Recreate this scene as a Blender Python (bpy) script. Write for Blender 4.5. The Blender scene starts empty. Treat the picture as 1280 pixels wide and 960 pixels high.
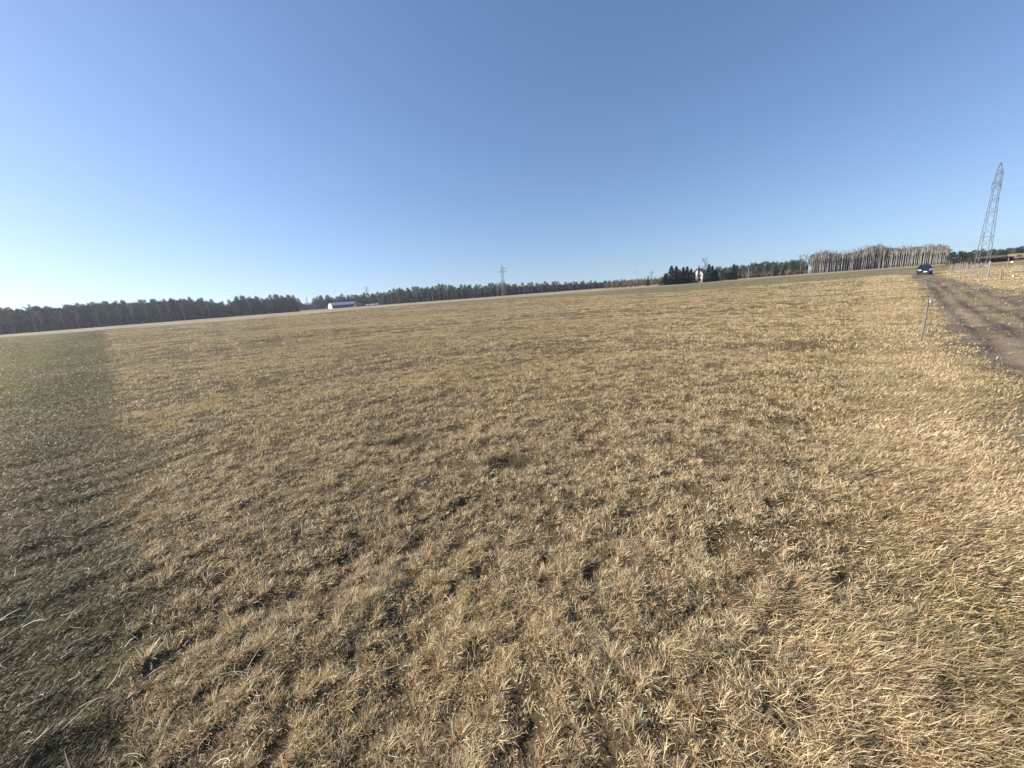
import bpy, math, random
import numpy as np
from mathutils import Matrix, Vector

R = math.radians
S = bpy.context.scene
COL = S.collection

# ------------------------------------------------------------------ camera
FPX, EYE, ROLL, PITCH = 490.0, 1.75, R(4.3), R(12.95)
sa, ca, sp, cp = math.sin(ROLL), math.cos(ROLL), math.sin(PITCH), math.cos(PITCH)
RV = np.array((ca, -sa * sp, -sa * cp)); UV = np.array((sa, ca * sp, ca * cp)); FV = np.array((0.0, cp, -sp))
cam_d = bpy.data.cameras.new('camera')
cam_d.sensor_fit = 'HORIZONTAL'; cam_d.sensor_width = 36.0; cam_d.lens = 36.0 * FPX / 1280.0
cam_d.clip_start = 0.05; cam_d.clip_end = 6000
cam = bpy.data.objects.new('camera', cam_d); COL.objects.link(cam)
cam.matrix_world = Matrix(((RV[0], UV[0], -FV[0], 0), (RV[1], UV[1], -FV[1], 0), (RV[2], UV[2], -FV[2], EYE), (0, 0, 0, 1)))
S.camera = cam

# ------------------------------------------------------------------ sky, sun, exposure
SUN_AZ, SUN_EL = -84.0, 27.5          # azimuth clockwise from +Y (the way the camera looks)
W = bpy.data.worlds.new('World'); S.world = W; W.use_nodes = True
nt = W.node_tree; nt.nodes.clear()
sky = nt.nodes.new('ShaderNodeTexSky'); sky.sky_type = 'NISHITA'; sky.sun_disc = False
sky.sun_elevation = R(SUN_EL); sky.sun_rotation = R(SUN_AZ) % (2 * math.pi)
sky.altitude = 1500; sky.air_density = 1.4; sky.dust_density = 1.9; sky.ozone_density = 5.2
bg = nt.nodes.new('ShaderNodeBackground'); bg.inputs['Strength'].default_value = 0.098
wo = nt.nodes.new('ShaderNodeOutputWorld')
# the sky is read a little above the true horizon, where the air is brightest
wc = nt.nodes.new('ShaderNodeTexCoord'); ws = nt.nodes.new('ShaderNodeSeparateXYZ'); wm = nt.nodes.new('ShaderNodeMath'); wm.operation = 'MAXIMUM'; wm.inputs[1].default_value = 0.0
wa = nt.nodes.new('ShaderNodeMath'); wa.operation = 'ADD'; wa.inputs[1].default_value = 0.072
wx = nt.nodes.new('ShaderNodeCombineXYZ'); wn = nt.nodes.new('ShaderNodeVectorMath'); wn.operation = 'NORMALIZE'
nt.links.new(wc.outputs['Generated'], ws.inputs[0]); nt.links.new(ws.outputs[0], wx.inputs[0]); nt.links.new(ws.outputs[1], wx.inputs[1])
nt.links.new(ws.outputs[2], wm.inputs[0]); nt.links.new(wm.outputs[0], wa.inputs[0]); nt.links.new(wa.outputs[0], wx.inputs[2])
nt.links.new(wx.outputs[0], wn.inputs[0]); nt.links.new(wn.outputs[0], sky.inputs[0])
wt_ = nt.nodes.new('ShaderNodeVectorMath'); wt_.operation = 'MULTIPLY'; wt_.inputs[1].default_value = (1.085, 0.975, 1.0)
nt.links.new(sky.outputs[0], wt_.inputs[0]); nt.links.new(wt_.outputs[0], bg.inputs[0]); nt.links.new(bg.outputs[0], wo.inputs[0])
sl = bpy.data.lights.new('sun', 'SUN'); sl.energy = 5.0; sl.angle = R(0.53); sl.color = (1.0, 0.93, 0.83)
so = bpy.data.objects.new('sun', sl); COL.objects.link(so)
to_sun = Vector((math.sin(R(SUN_AZ)) * math.cos(R(SUN_EL)), math.cos(R(SUN_AZ)) * math.cos(R(SUN_EL)), math.sin(R(SUN_EL))))
so.rotation_euler = to_sun.to_track_quat('Z', 'Y').to_euler()
so.location = (-40, -20, 60)
S.view_settings.view_transform = 'Standard'; S.view_settings.look = 'None'
S.view_settings.exposure = 0.78; S.view_settings.gamma = 1.0
S.view_settings.use_curve_mapping = False
S.render.engine = 'CYCLES'
S.cycles.use_denoising = True
S.cycles.denoising_prefilter = 'ACCURATE'
S.cycles.max_bounces = 6; S.cycles.diffuse_bounces = 3; S.cycles.glossy_bounces = 2
S.cycles.transparent_max_bounces = 6; S.cycles.volume_bounces = 0
S.cycles.use_adaptive_sampling = False
S.cycles.sample_clamp_indirect = 6

rng = np.random.default_rng(11)
rnd = random.Random(5)

# ------------------------------------------------------------------ noise and terrain height
def _hash(i, j, seed):
    h = (i.astype(np.int64) * 374761393 + j.astype(np.int64) * 668265263 + seed * 1442695041) & 0xFFFFFFFF
    h = ((h ^ (h >> 13)) * 1274126177) & 0xFFFFFFFF
    return ((h ^ (h >> 16)) & 0xFFFFFF) / float(0xFFFFFF)

def noise(x, y, lam, seed=0):
    x = np.asarray(x, float) / lam + 1000.37; y = np.asarray(y, float) / lam + 1000.71
    i = np.floor(x); j = np.floor(y); fx = x - i; fy = y - j
    fx = fx * fx * (3 - 2 * fx); fy = fy * fy * (3 - 2 * fy)
    a = _hash(i, j, seed); b = _hash(i + 1, j, seed); c = _hash(i, j + 1, seed); d = _hash(i + 1, j + 1, seed)
    return (a * (1 - fx) + b * fx) * (1 - fy) + (c * (1 - fx) + d * fx) * fy      # 0..1

def fbm(x, y, lam, n=3, seed=0):
    s = 0; w = 0; a = 1.0
    for k in range(n):
        # each octave is turned so that the lattice never lines up
        t = 0.7 + 1.3 * k
        xr = x * math.cos(t) - y * math.sin(t); yr = x * math.sin(t) + y * math.cos(t)
        s = s + a * noise(xr, yr, lam / 2 ** k, seed + 17 * k); w += a; a *= 0.55
    return s / w

def sstep(v, a, b):
    t = np.clip((v - a) / (b - a), 0, 1); return t * t * (3 - 2 * t)

EDGE_X = [-400, -102, -37, -10, 12, 28, 43, 67, 95, 400]
EDGE_Y = [160, 130, 140, 128, 98, 68, 69, 71, 74, 90]
TRK = [(3.9, 0.3), (10.2, 6.9), (21.9, 18.7), (36.6, 33.3), (50.5, 47.8), (62.0, 59.0), (72.0, 71.5), (80.0, 83.0), (93.0, 96.0), (118.0, 112.0), (170.0, 140.0)]

def seg_dist(x, y, pts):
    """signed distance to a polyline, + on its right side"""
    best = np.full(np.shape(x), 1e9); sgn = np.zeros(np.shape(x))
    for (x0, y0), (x1, y1) in zip(pts[:-1], pts[1:]):
        dx, dy = x1 - x0, y1 - y0; L2 = dx * dx + dy * dy
        t = np.clip(((x - x0) * dx + (y - y0) * dy) / L2, 0, 1)
        px, py = x - (x0 + t * dx), y - (y0 + t * dy)
        d = np.hypot(px, py); s = np.sign((x - x0) * dy - (y - y0) * dx)
        m = d < best; best = np.where(m, d, best); sgn = np.where(m, s, sgn)
    return best * sgn

def zones(x, y):
    x = np.asarray(x, float); y = np.asarray(y, float)
    r = np.hypot(x, y)
    wob = (fbm(x, y, 1.6, 4, 91) - 0.5) + 0.35 * (noise(x, y, 0.17, 93) - 0.5)
    left = sstep((-(x + y) / 1.414) + wob * np.clip(0.9 + r * 0.005, 0, 1.4), -0.10 - 0.006 * r.clip(0, 30), 0.14 + 0.010 * r.clip(0, 30))
    td = seg_dist(x, y, TRK)
    wt = fbm(x, y, 0.9, 3, 55) - 0.5
    wide = 1.38 + 0.4 * (fbm(x, y, 7, 2, 14) - 0.5)
    track = 1 - sstep(np.abs(td) + wt * 0.9, wide - 0.35, wide + 0.5)
    track = track * sstep(r, 3.0, 5.0)
    verge = sstep((x - 0.90 * y) / 1.35 + wob * 0.9, -0.35, 0.45) * (1 - track)
    ey = np.interp(x, EDGE_X, EDGE_Y)
    over = sstep(y - ey + wob * 5, -1.0, 1.6)
    return left, verge, track, td, over, r

def pits(x, y):
    """small hollows between the tussocks, 0..1"""
    w = 0.04 * noise(x, y, 0.07, 92)
    n = 0.65 * noise(x * .9 - y * .44 + w, x * .44 + y * .9 - w, 0.085, 27) + 0.35 * noise(x * .3 + y * .95, y * .3 - x * .95 + w, 0.045, 28)
    return 1 - sstep(n, 0.29, 0.43)
RUTS = (-0.85, -0.3, 0.35, 0.9)
def height(x, y, detail=True, lod=True):
    x = np.asarray(x, float); y = np.asarray(y, float)
    left, verge, track, td, over, r = zones(x, y)
    step = 0.006 * np.maximum(r, 0.5) if lod else 0.006 + 0 * r
    def oc(lam, amp, seed, ridged=False):
        w = np.clip(lam / (2.4 * step) - 1, 0, 1)
        n = noise(x * .8 - y * .6, x * .6 + y * .8, lam, seed) - 0.5
        return amp * w * n
    near = sstep(r, 2.0, 25.0)
    h = 0.22 * (fbm(x, y, 60, 2, 3) - 0.5) * near
    h = h + 0.16 * (noise(x, y, 14, 7) - 0.5) * near
    if not detail: return h
    h = h + oc(4.0, 0.07, 21) * near + oc(1.5, 0.06, 22) + oc(0.62, 0.042, 23) * (1 - 0.5 * track)
    f = (1 - 0.45 * left) * (1 - 0.6 * track)
    h = h + (oc(0.26, 0.038, 24) + oc(0.13, 0.028, 25)) * f + track * (oc(0.09, 0.03, 26) + oc(0.35, 0.04, 29))
    h = h - pits(x, y) * f * 0.014 * np.clip(0.09 / (2.4 * step) - 1, 0, 1)
    # drag grooves in the left plot, running across it
    gx = x * 0.71 - y * 0.71; gy = x * 0.71 + y * 0.71
    w = np.clip(0.2 / (2.4 * step) - 1, 0, 1)
    h = h + left * w * 0.05 * (noise(gx, gy * 0.22, 0.16, 31) - 0.5)
    # wheel ruts
    for k, c in enumerate(RUTS):
        cc = c + 0.34 * (noise(x, y, 7, 40 + k) - 0.5) + 0.10 * (noise(x, y, 1.1, 52 + k) - 0.5)
        h = h - track * (0.01 + 0.06 * noise(x, y, 2.3, 48 + k)) * np.exp(-((td - cc) / 0.15) ** 2)
    h = h + track * 0.10 * (noise(x, y, 0.8, 44) - 0.5) * np.clip(0.8 / (2.4 * step) - 1, 0, 1)
    h = h - 0.05 * np.exp(-(((x + 0.1) / 0.22) ** 2 + ((y - 3.9) / 0.16) ** 2)) - 0.04 * np.exp(-(((x + 1.4) / 0.4) ** 2 + ((y - 4.8) / 0.25) ** 2))
    return h

def hz(x, y):
    return float(height(np.array([x]), np.array([y]))[0])

def at(px, Y):
    """ground point of the photograph's column px at a distance Y in front of the camera"""
    cz = Y * cp + EYE * sp
    return ((px - 640) / FPX * cz + Y * sa * sp - EYE * sa * cp) / ca

def tall(x, Y, py):
    """how high a thing standing at (x, Y) must be for its top to reach row py of the photograph"""
    t = (480 - py) / FPX
    q = (t * Y * cp - x * sa - Y * ca * sp) / (ca * cp + t * sp)
    return q + EYE

# ------------------------------------------------------------------ mesh helpers
def np_mesh(name, V, Fc, mats, col=None, mi=None, smooth=False):
    V = np.asarray(V, np.float32); Fc = np.asarray(Fc, np.int32)
    me = bpy.data.meshes.new(name); k = Fc.shape[1]
    me.vertices.add(len(V)); me.vertices.foreach_set('co', V.ravel())
    me.loops.add(Fc.size); me.loops.foreach_set('vertex_index', Fc.ravel())
    me.polygons.add(len(Fc)); me.polygons.foreach_set('loop_start', np.arange(0, Fc.size, k, dtype=np.int32))
    if mi is not None: me.polygons.foreach_set('material_index', np.asarray(mi, np.int32))
    if smooth: me.polygons.foreach_set('use_smooth', np.ones(len(Fc), bool))
    for m in mats: me.materials.append(m)
    me.update(calc_edges=True)
    if col is not None:
        at_ = me.color_attributes.new('tint', 'FLOAT_COLOR', 'POINT')
        c4 = np.ones((len(V), 4), np.float32); c4[:, :3] = col
        at_.data.foreach_set('color', c4.ravel())
    return me

class MB:
    """collects quads and triangles; build() links them as ONE mesh object"""
    def __init__(s): s.v = []; s.f = []; s.m = []
    def poly(s, pts, m=0):
        b = len(s.v); s.v += [tuple(p) for p in pts]; s.f.append(tuple(range(b, b + len(pts)))); s.m.append(m)
    def box(s, c, d, m=0, rz=0.0):
        cx, cy, cz = c; hx, hy, hz_ = d[0] / 2, d[1] / 2, d[2] / 2; b = len(s.v)
        cr, sr = math.cos(rz), math.sin(rz)
        for sx, sy, sz in ((-1, -1, -1), (1, -1, -1), (1, 1, -1), (-1, 1, -1), (-1, -1, 1), (1, -1, 1), (1, 1, 1), (-1, 1, 1)):
            x, y = sx * hx, sy * hy; s.v.append((cx + x * cr - y * sr, cy + x * sr + y * cr, cz + sz * hz_))
        for q in ((0, 3, 2, 1), (4, 5, 6, 7), (0, 1, 5, 4), (1, 2, 6, 5), (2, 3, 7, 6), (3, 0, 4, 7)):
            s.f.append(tuple(b + i for i in q)); s.m.append(m)
    def tube(s, pts, rad, n=6, m=0, cap=True):
        rad = rad if hasattr(rad, '__len__') else [rad] * len(pts)
        pts = [Vector(p) for p in pts]; rings = []
        for i, p in enumerate(pts):
            d = (pts[min(i + 1, len(pts) - 1)] - pts[max(i - 1, 0)]).normalized()
            a = Vector((0, 0, 1)) if abs(d.z) < 0.9 else Vector((1, 0, 0))
            u = d.cross(a).normalized(); w = d.cross(u); b = len(s.v)
            for k in range(n):
                t = 2 * math.pi * k / n; q = p + u * (math.cos(t) * rad[i]) + w * (math.sin(t) * rad[i]); s.v.append(tuple(q))
            rings.append(b)
        for a_, b_ in zip(rings[:-1], rings[1:]):
            for k in range(n):
                s.f.append((a_ + k, a_ + (k + 1) % n, b_ + (k + 1) % n, b_ + k)); s.m.append(m)
        if cap:
            s.f.append(tuple(rings[0] + k for k in range(n))[::-1]); s.m.append(m)
            s.f.append(tuple(rings[-1] + k for k in range(n))); s.m.append(m)
    def mesh(s, name, mats, smooth=False):
        me = bpy.data.meshes.new(name); me.from_pydata(s.v, [], s.f)
        for q in (mats if isinstance(mats, (list, tuple)) else [mats]): me.materials.append(q)
        me.polygons.foreach_set('material_index', s.m)
        if smooth: me.polygons.foreach_set('use_smooth', [True] * len(s.f))
        me.update(); return me
    def build(s, name, mats, parent=None, smooth=False, bevel=0):
        o = bpy.data.objects.new(name, s.mesh(name, mats, smooth)); COL.objects.link(o); o.parent = parent
        if bevel:
            b = o.modifiers.new('bevel', 'BEVEL'); b.width = bevel; b.segments = 2; b.limit_method = 'ANGLE'
        return o

def link(name, me, parent=None):
    o = bpy.data.objects.new(name, me); COL.objects.link(o); o.parent = parent; return o

def empty(name, loc, rz=0.0):
    o = bpy.data.objects.new(name, None); COL.objects.link(o); o.location = loc; o.rotation_euler = (0, 0, rz)
    o.empty_display_size = 0.3; return o

def tag(o, label=None, cat=None, group=None, kind=None):
    if label: o['label'] = label
    if cat: o['category'] = cat
    if group: o['group'] = group
    if kind: o['kind'] = kind
    return o

def kids(o): return [c for c in COL.objects if c.parent == o]

def copy_tree(src, parts, loc, rz, sc):
    """a thing and its parts; parts is the list of (part, [sub-parts])"""
    c = src.copy(); COL.objects.link(c); c.location = loc; c.rotation_euler = (0, 0, rz); c.scale = sc
    for p, subs in parts:
        q = p.copy(); COL.objects.link(q); q.parent = c
        for s_ in subs:
            t = s_.copy(); COL.objects.link(t); t.parent = q
    return c

# ------------------------------------------------------------------ materials
def mat(name, col, rough=0.8, var=0.15, scale=3.0, metal=0.0, coord='Object', bump=0.0, col2=None, spec=0.5, coat=0.0, rand=0.0):
    m = bpy.data.materials.new(name); m.use_nodes = True; n = m.node_tree; b = n.nodes['Principled BSDF']
    b.inputs['Roughness'].default_value = rough; b.inputs['Metallic'].default_value = metal
    b.inputs['Specular IOR Level'].default_value = spec; b.inputs['Coat Weight'].default_value = coat
    tc = n.nodes.new('ShaderNodeTexCoord'); no = n.nodes.new('ShaderNodeTexNoise')
    no.inputs['Scale'].default_value = scale; no.inputs['Detail'].default_value = 5
    n.links.new(tc.outputs[coord], no.inputs['Vector'])
    rp = n.nodes.new('ShaderNodeValToRGB'); n.links.new(no.outputs['Fac'], rp.inputs[0])
    lo = col2 or tuple(c * (1 - var) for c in col); hi = tuple(min(1, c * (1 + var)) for c in col)
    rp.color_ramp.elements[0].position = 0.32; rp.color_ramp.elements[1].position = 0.68
    rp.color_ramp.elements[0].color = (*lo, 1); rp.color_ramp.elements[1].color = (*hi, 1)
    out = rp.outputs[0]
    if rand:
        oi = n.nodes.new('ShaderNodeObjectInfo'); mr = n.nodes.new('ShaderNodeMapRange')
        mr.inputs['To Min'].default_value = 1 - rand; mr.inputs['To Max'].default_value = 1 + rand
        n.links.new(oi.outputs['Random'], mr.inputs[0])
        vm = n.nodes.new('ShaderNodeVectorMath'); vm.operation = 'SCALE'
        n.links.new(out, vm.inputs[0]); n.links.new(mr.outputs[0], vm.inputs['Scale']); out = vm.outputs[0]
    n.links.new(out, b.inputs['Base Color'])
    if bump:
        bp = n.nodes.new('ShaderNodeBump'); bp.inputs['Strength'].default_value = bump; bp.inputs['Distance'].default_value = 0.02
        n.links.new(no.outputs['Fac'], bp.inputs['Height']); n.links.new(bp.outputs[0], b.inputs['Normal'])
    return m

def leaf_mat(name, col=None, tr=0.25, rough=0.7, rand=0.0, spec=0.25):
    """thin leaves and blades: diffuse and gloss with some light passing through; tint comes from the mesh when col is None"""
    m = bpy.data.materials.new(name); m.use_nodes = True; n = m.node_tree; b = n.nodes['Principled BSDF']
    b.inputs['Roughness'].default_value = rough; b.inputs['Specular IOR Level'].default_value = spec
    if col is None:
        c = n.nodes.new('ShaderNodeAttribute'); c.attribute_name = 'tint'; out = c.outputs['Color']
    else:
        tc = n.nodes.new('ShaderNodeTexCoord'); no = n.nodes.new('ShaderNodeTexNoise'); no.inputs['Scale'].default_value = 1.2
        n.links.new(tc.outputs['Object'], no.inputs['Vector'])
        rp = n.nodes.new('ShaderNodeValToRGB'); n.links.new(no.outputs['Fac'], rp.inputs[0])
        rp.color_ramp.elements[0].position = 0.35; rp.color_ramp.elements[1].position = 0.65
        rp.color_ramp.elements[0].color = (*[v * 0.75 for v in col], 1); rp.color_ramp.elements[1].color = (*[v * 1.25 for v in col], 1)
        out = rp.outputs[0]
        if rand:
            oi = n.nodes.new('ShaderNodeObjectInfo'); mr = n.nodes.new('ShaderNodeMapRange')
            mr.inputs['To Min'].default_value = 1 - rand; mr.inputs['To Max'].default_value = 1 + rand
            n.links.new(oi.outputs['Random'], mr.inputs[0])
            vm = n.nodes.new('ShaderNodeVectorMath'); vm.operation = 'SCALE'
            n.links.new(out, vm.inputs[0]); n.links.new(mr.outputs[0], vm.inputs['Scale']); out = vm.outputs[0]
    n.links.new(out, b.inputs['Base Color'])
    t = n.nodes.new('ShaderNodeBsdfTranslucent'); n.links.new(out, t.inputs['Color'])
    mx = n.nodes.new('ShaderNodeMixShader'); mx.inputs[0].default_value = tr
    n.links.new(b.outputs[0], mx.inputs[1]); n.links.new(t.outputs[0], mx.inputs[2])
    n.links.new(mx.outputs[0], n.nodes['Material Output'].inputs['Surface'])
    return m

M_GRASS = leaf_mat('dry_grass_blades', None, 0.28, 0.55, spec=0.4)
M_PINE = leaf_mat('pine_needles', (0.042, 0.062, 0.026), 0.15, rand=0.3)
M_BUSHPINE = leaf_mat('young_pine_needles', (0.050, 0.064, 0.026), 0.15, rand=0.25)
M_SPRUCE = leaf_mat('spruce_needles', (0.022, 0.038, 0.018), 0.1, rand=0.25)
M_TWIG = leaf_mat('grey_twigs', (0.15, 0.125, 0.10), 0.0, rand=0.25)
M_REDTWIG = leaf_mat('reddish_twigs', (0.21, 0.175, 0.155), 0.0, rand=0.2)
M_BUSH = leaf_mat('brown_bush_twigs', (0.21, 0.155, 0.095), 0.0, rand=0.25)
M_PBARK = mat('pine_bark', (0.12, 0.085, 0.06), 0.9, 0.3, 1.5, rand=0.25)
M_GBARK = mat('grey_bark', (0.17, 0.15, 0.125), 0.9, 0.3, 1.5, rand=0.3)
M_BBARK = mat('birch_bark', (0.74, 0.70, 0.63), 0.75, 0.08, 1.2, col2=(0.36, 0.32, 0.28), rand=0.18)
M_STEEL = mat('galvanised_steel', (0.22, 0.24, 0.27), 0.5, 0.15, 1.0, metal=0.4)
M_WOOD = mat('weathered_wood', (0.19, 0.168, 0.14), 0.9, 0.25, 14, bump=0.4)
M_PWOOD = mat('pale_weathered_wood', (0.27, 0.24, 0.20), 0.9, 0.25, 6, rand=0.2)
M_WHITE = mat('white_paint', (0.80, 0.80, 0.78), 0.6, 0.04)
M_CER = mat('white_insulator', (0.78, 0.76, 0.70), 0.3, 0.04)
M_GLAZE = mat('brown_glazed_insulator', (0.16, 0.11, 0.09), 0.3, 0.05)
M_WIRE = mat('aluminium_wire', (0.22, 0.23, 0.25), 0.5, 0.05, metal=0.5)
M_ROOFW = mat('pale_sheet_roof', (0.46, 0.50, 0.56), 0.5, 0.06, 0.4)
M_WALLB = mat('shaded_sheet_wall', (0.07, 0.10, 0.16), 0.6, 0.1, 0.5)  # the shade on the hall's long side is put into this dark colour
M_BROWNR = mat('brown_roof', (0.28, 0.19, 0.13), 0.85, 0.2, 0.7)
M_DARKB = mat('dark_board_wall', (0.075, 0.055, 0.045), 0.9, 0.2, 0.8)
M_GLASS = mat('window_glass', (0.03, 0.035, 0.045), 0.08, 0.05)
M_CONC = mat('concrete', (0.33, 0.315, 0.28), 0.9, 0.1, 1.5)

# ------------------------------------------------------------------ ground: one polar sheet, finest near the camera
def lerp(a, b, t): return a + (b - a) * t[:, None]
def ground_tint(x, y, z):
    left, verge, track, td, over, r = zones(x, y)
    n1 = fbm(x, y, 3.0, 3, 61); n2 = fbm(x, y, 0.35, 3, 62); n3 = fbm(x, y, 22, 3, 63)
    c = np.empty((len(x), 3)); c[:] = (0.105, 0.074, 0.038)
    c = lerp(c, np.array((0.075, 0.058, 0.03)), 0.8 * sstep(n1, 0.42, 0.72))
    c = lerp(c, np.array((0.16, 0.112, 0.057)), 0.6 * sstep(n3, 0.45, 0.7))
    # left plot, with greener patches and lighter brown streaks
    lf = np.empty((len(x), 3)); lf[:] = (0.115, 0.10, 0.045)
    lf = lerp(lf, np.array((0.165, 0.155, 0.05)), 0.7 * sstep(fbm(x, y, 9, 3, 64), 0.42, 0.66) * sstep(r, 3, 14))
    lf = lerp(lf, np.array((0.20, 0.145, 0.085)), 0.7 * sstep(fbm(x * .3 + y * .3, (y - x) * 1.2, 6, 2, 65), 0.5, 0.75))
    c = lerp(c, lf, left)
    vg = np.empty((len(x), 3)); vg[:] = (0.33, 0.25, 0.14)
    vg = lerp(vg, np.array((0.17, 0.16, 0.07)), 0.8 * sstep(fbm(x, y, 2.2, 3, 66), 0.5, 0.68))
    c = lerp(c, vg, verge)
    # trodden earth of the track with a grassy strip along its middle
    tk = np.empty((len(x), 3)); tk[:] = (0.26, 0.20, 0.138)
    tk = lerp(tk, np.array((0.17, 0.128, 0.088)), sstep(fbm(x, y, 1.2, 3, 67), 0.42, 0.7))
    strip = np.exp(-((td - 0.05) / 0.22) ** 2)
    tk = lerp(tk, np.array((0.235, 0.195, 0.10)), strip * sstep(fbm(x, y, 1.6, 3, 68), 0.3, 0.6))
    for k, q in enumerate(RUTS):
        cc = q + 0.34 * (noise(x, y, 7, 40 + k) - 0.5) + 0.10 * (noise(x, y, 1.1, 52 + k) - 0.5)
        tk = lerp(tk, np.array((0.10, 0.074, 0.054)), 0.85 * np.exp(-((td - cc) / 0.15) ** 2) * sstep(noise(x, y, 3.0, 57 + k), 0.25, 0.7))
    c = lerp(c, tk, track)
    # beyond the plot: a greenish strip, then pale dry ground at the foot of the woods
    gs = np.empty((len(x), 3)); gs[:] = (0.165, 0.150, 0.078)
    gs = lerp(gs, np.array((0.21, 0.17, 0.10)), sstep(fbm(x, y * .4, 8, 3, 69), 0.45, 0.7))
    pale = np.empty((len(x), 3)); pale[:] = (0.36, 0.29, 0.19)
    pale = lerp(pale, np.array((0.25, 0.20, 0.12)), sstep(fbm(x, y, 12, 3, 70), 0.45, 0.7))
    beyond = lerp(gs, pale, np.maximum(sstep(y, 165, 215), 1 - sstep(x, -75, -30)))
    meadow = sstep(td, 1.2, 2.4) * sstep(x, 5, 9)
    mc = np.empty((len(x), 3)); mc[:] = (0.34, 0.25, 0.135)
    mc = lerp(mc, np.array((0.22, 0.17, 0.085)), sstep(fbm(x, y, 6, 3, 71), 0.42, 0.62))
    c = lerp(c, beyond, over * (1 - track) * (1 - meadow))
    c = lerp(c, mc, meadow * (1 - track))
    return c * (0.86 + 0.28 * n2)[:, None]

def make_ground():
    az = np.concatenate([np.arange(-68, 68.01, 0.2), np.arange(71, 289.1, 3.0)])
    az = R(1) * az; nr = 1420; rad = 0.35 * 1.006 ** np.arange(nr)
    rad = rad[rad < 1700]; nr = len(rad); na = len(az)
    A, Q = np.meshgrid(az, rad)
    x = (Q * np.sin(A)).ravel(); y = (Q * np.cos(A)).ravel()
    z = height(x, y); c = ground_tint(x, y, z)
    V = np.vstack([np.stack([x, y, z], 1), [[0, 0, hz(0, 0)]]]); c = np.vstack([c, c[:1]])
    i = np.arange(nr - 1)[:, None] * na; j = np.arange(na)[None, :]; j2 = (j + 1) % na
    q = np.stack([i + j, i + na + j, i + na + j2, i + j2], -1).reshape(-1, 4)[:, ::-1]
    t1 = q[:, [0, 1, 2]]; t2 = q[:, [0, 2, 3]]
    fan = np.stack([np.full(na, len(V) - 1), (np.arange(na) + 1) % na, np.arange(na)], 1)
    Fc = np.vstack([t1, t2, fan])
    m = bpy.data.materials.new('dry_field_soil'); m.use_nodes = True; n = m.node_tree; b = n.nodes['Principled BSDF']
    b.inputs['Roughness'].default_value = 0.95; b.inputs['Specular IOR Level'].default_value = 0.15
    a = n.nodes.new('ShaderNodeAttribute'); a.attribute_name = 'tint'
    tc = n.nodes.new('ShaderNodeTexCoord')
    n1 = n.nodes.new('ShaderNodeTexNoise'); n1.inputs['Scale'].default_value = 42; n1.inputs['Detail'].default_value = 6; n1.inputs['Roughness'].default_value = 0.7
    n2 = n.nodes.new('ShaderNodeTexNoise'); n2.inputs['Scale'].default_value = 4.5; n2.inputs['Detail'].default_value = 7; n2.inputs['Roughness'].default_value = 0.75
    for k in (n1, n2): n.links.new(tc.outputs['Object'], k.inputs['Vector'])
    mr = n.nodes.new('ShaderNodeMapRange'); mr.inputs['From Min'].default_value = 0.3; mr.inputs['From Max'].default_value = 0.7
    mr.inputs['To Min'].default_value = 0.6; mr.inputs['To Max'].default_value = 1.35
    ad = n.nodes.new('ShaderNodeMath'); ad.operation = 'ADD'; n.links.new(n1.outputs['Fac'], ad.inputs[0]); n.links.new(n2.outputs['Fac'], ad.inputs[1])
    hf = n.nodes.new('ShaderNodeMath'); hf.operation = 'MULTIPLY'; hf.inputs[1].default_value = 0.5; n.links.new(ad.outputs[0], hf.inputs[0])
    n.links.new(hf.outputs[0], mr.inputs[0])
    vm = n.nodes.new('ShaderNodeVectorMath'); vm.operation = 'SCALE'; n.links.new(a.outputs['Color'], vm.inputs[0]); n.links.new(mr.outputs[0], vm.inputs['Scale'])
    n.links.new(vm.outputs[0], b.inputs['Base Color'])
    b1 = n.nodes.new('ShaderNodeBump'); b1.inputs['Strength'].default_value = 0.8; b1.inputs['Distance'].default_value = 0.015
    b2 = n.nodes.new('ShaderNodeBump'); b2.inputs['Strength'].default_value = 0.8; b2.inputs['Distance'].default_value = 0.10
    n.links.new(n1.outputs['Fac'], b1.inputs['Height']); n.links.new(n2.outputs['Fac'], b2.inputs['Height'])
    n.links.new(b1.outputs[0], b2.inputs['Normal']); n.links.new(b2.outputs[0], b.inputs['Normal'])
    tag(link('ground', np_mesh('ground', V, Fc, [m], c, smooth=True)), kind='structure')
make_ground()

# ------------------------------------------------------------------ grass
def blades(pos, az, L, w, t0, curl, bend, twist, nseg, col):
    """thin bent blades, all at once: returns vertices, triangles and a tint for each vertex"""
    N = len(pos); rows = []; p = pos.copy()
    for k in range(nseg + 1):
        s = k / nseg
        th = t0 + curl * s; a = az + bend * s
        d = np.stack([np.sin(a), np.cos(a), np.zeros(N)], 1)
        if k < nseg:
            pr_ = np.stack([np.cos(a), -np.sin(a), np.zeros(N)], 1)
            nn = np.stack([-np.cos(th) * np.sin(a), -np.cos(th) * np.cos(a), np.sin(th)], 1)
            side = pr_ * np.cos(twist)[:, None] + nn * np.sin(twist)[:, None]
            ww = (w * (1 - 0.55 * s) * 0.5)[:, None]
            rows.append(p - side * ww); rows.append(p + side * ww)
            step = (L / nseg)[:, None]
            p = p + step * (d * np.sin(th)[:, None] + np.array((0, 0, 1.0)) * np.cos(th)[:, None])
        else: rows.append(p)
    K = len(rows); V = np.stack(rows, 1).reshape(-1, 3)
    base = (np.arange(N) * K)[:, None]; tri = []
    for k in range(nseg - 1):
        q = 2 * k; tri += [[q, q + 1, q + 3], [q, q + 3, q + 2]]
    q = 2 * (nseg - 1); tri.append([q, q + 1, q + 2])
    T = (base[:, :, None] + np.array(tri)[None]).reshape(-1, 3)
    return V, T, np.repeat(col, K, 0)

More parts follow.
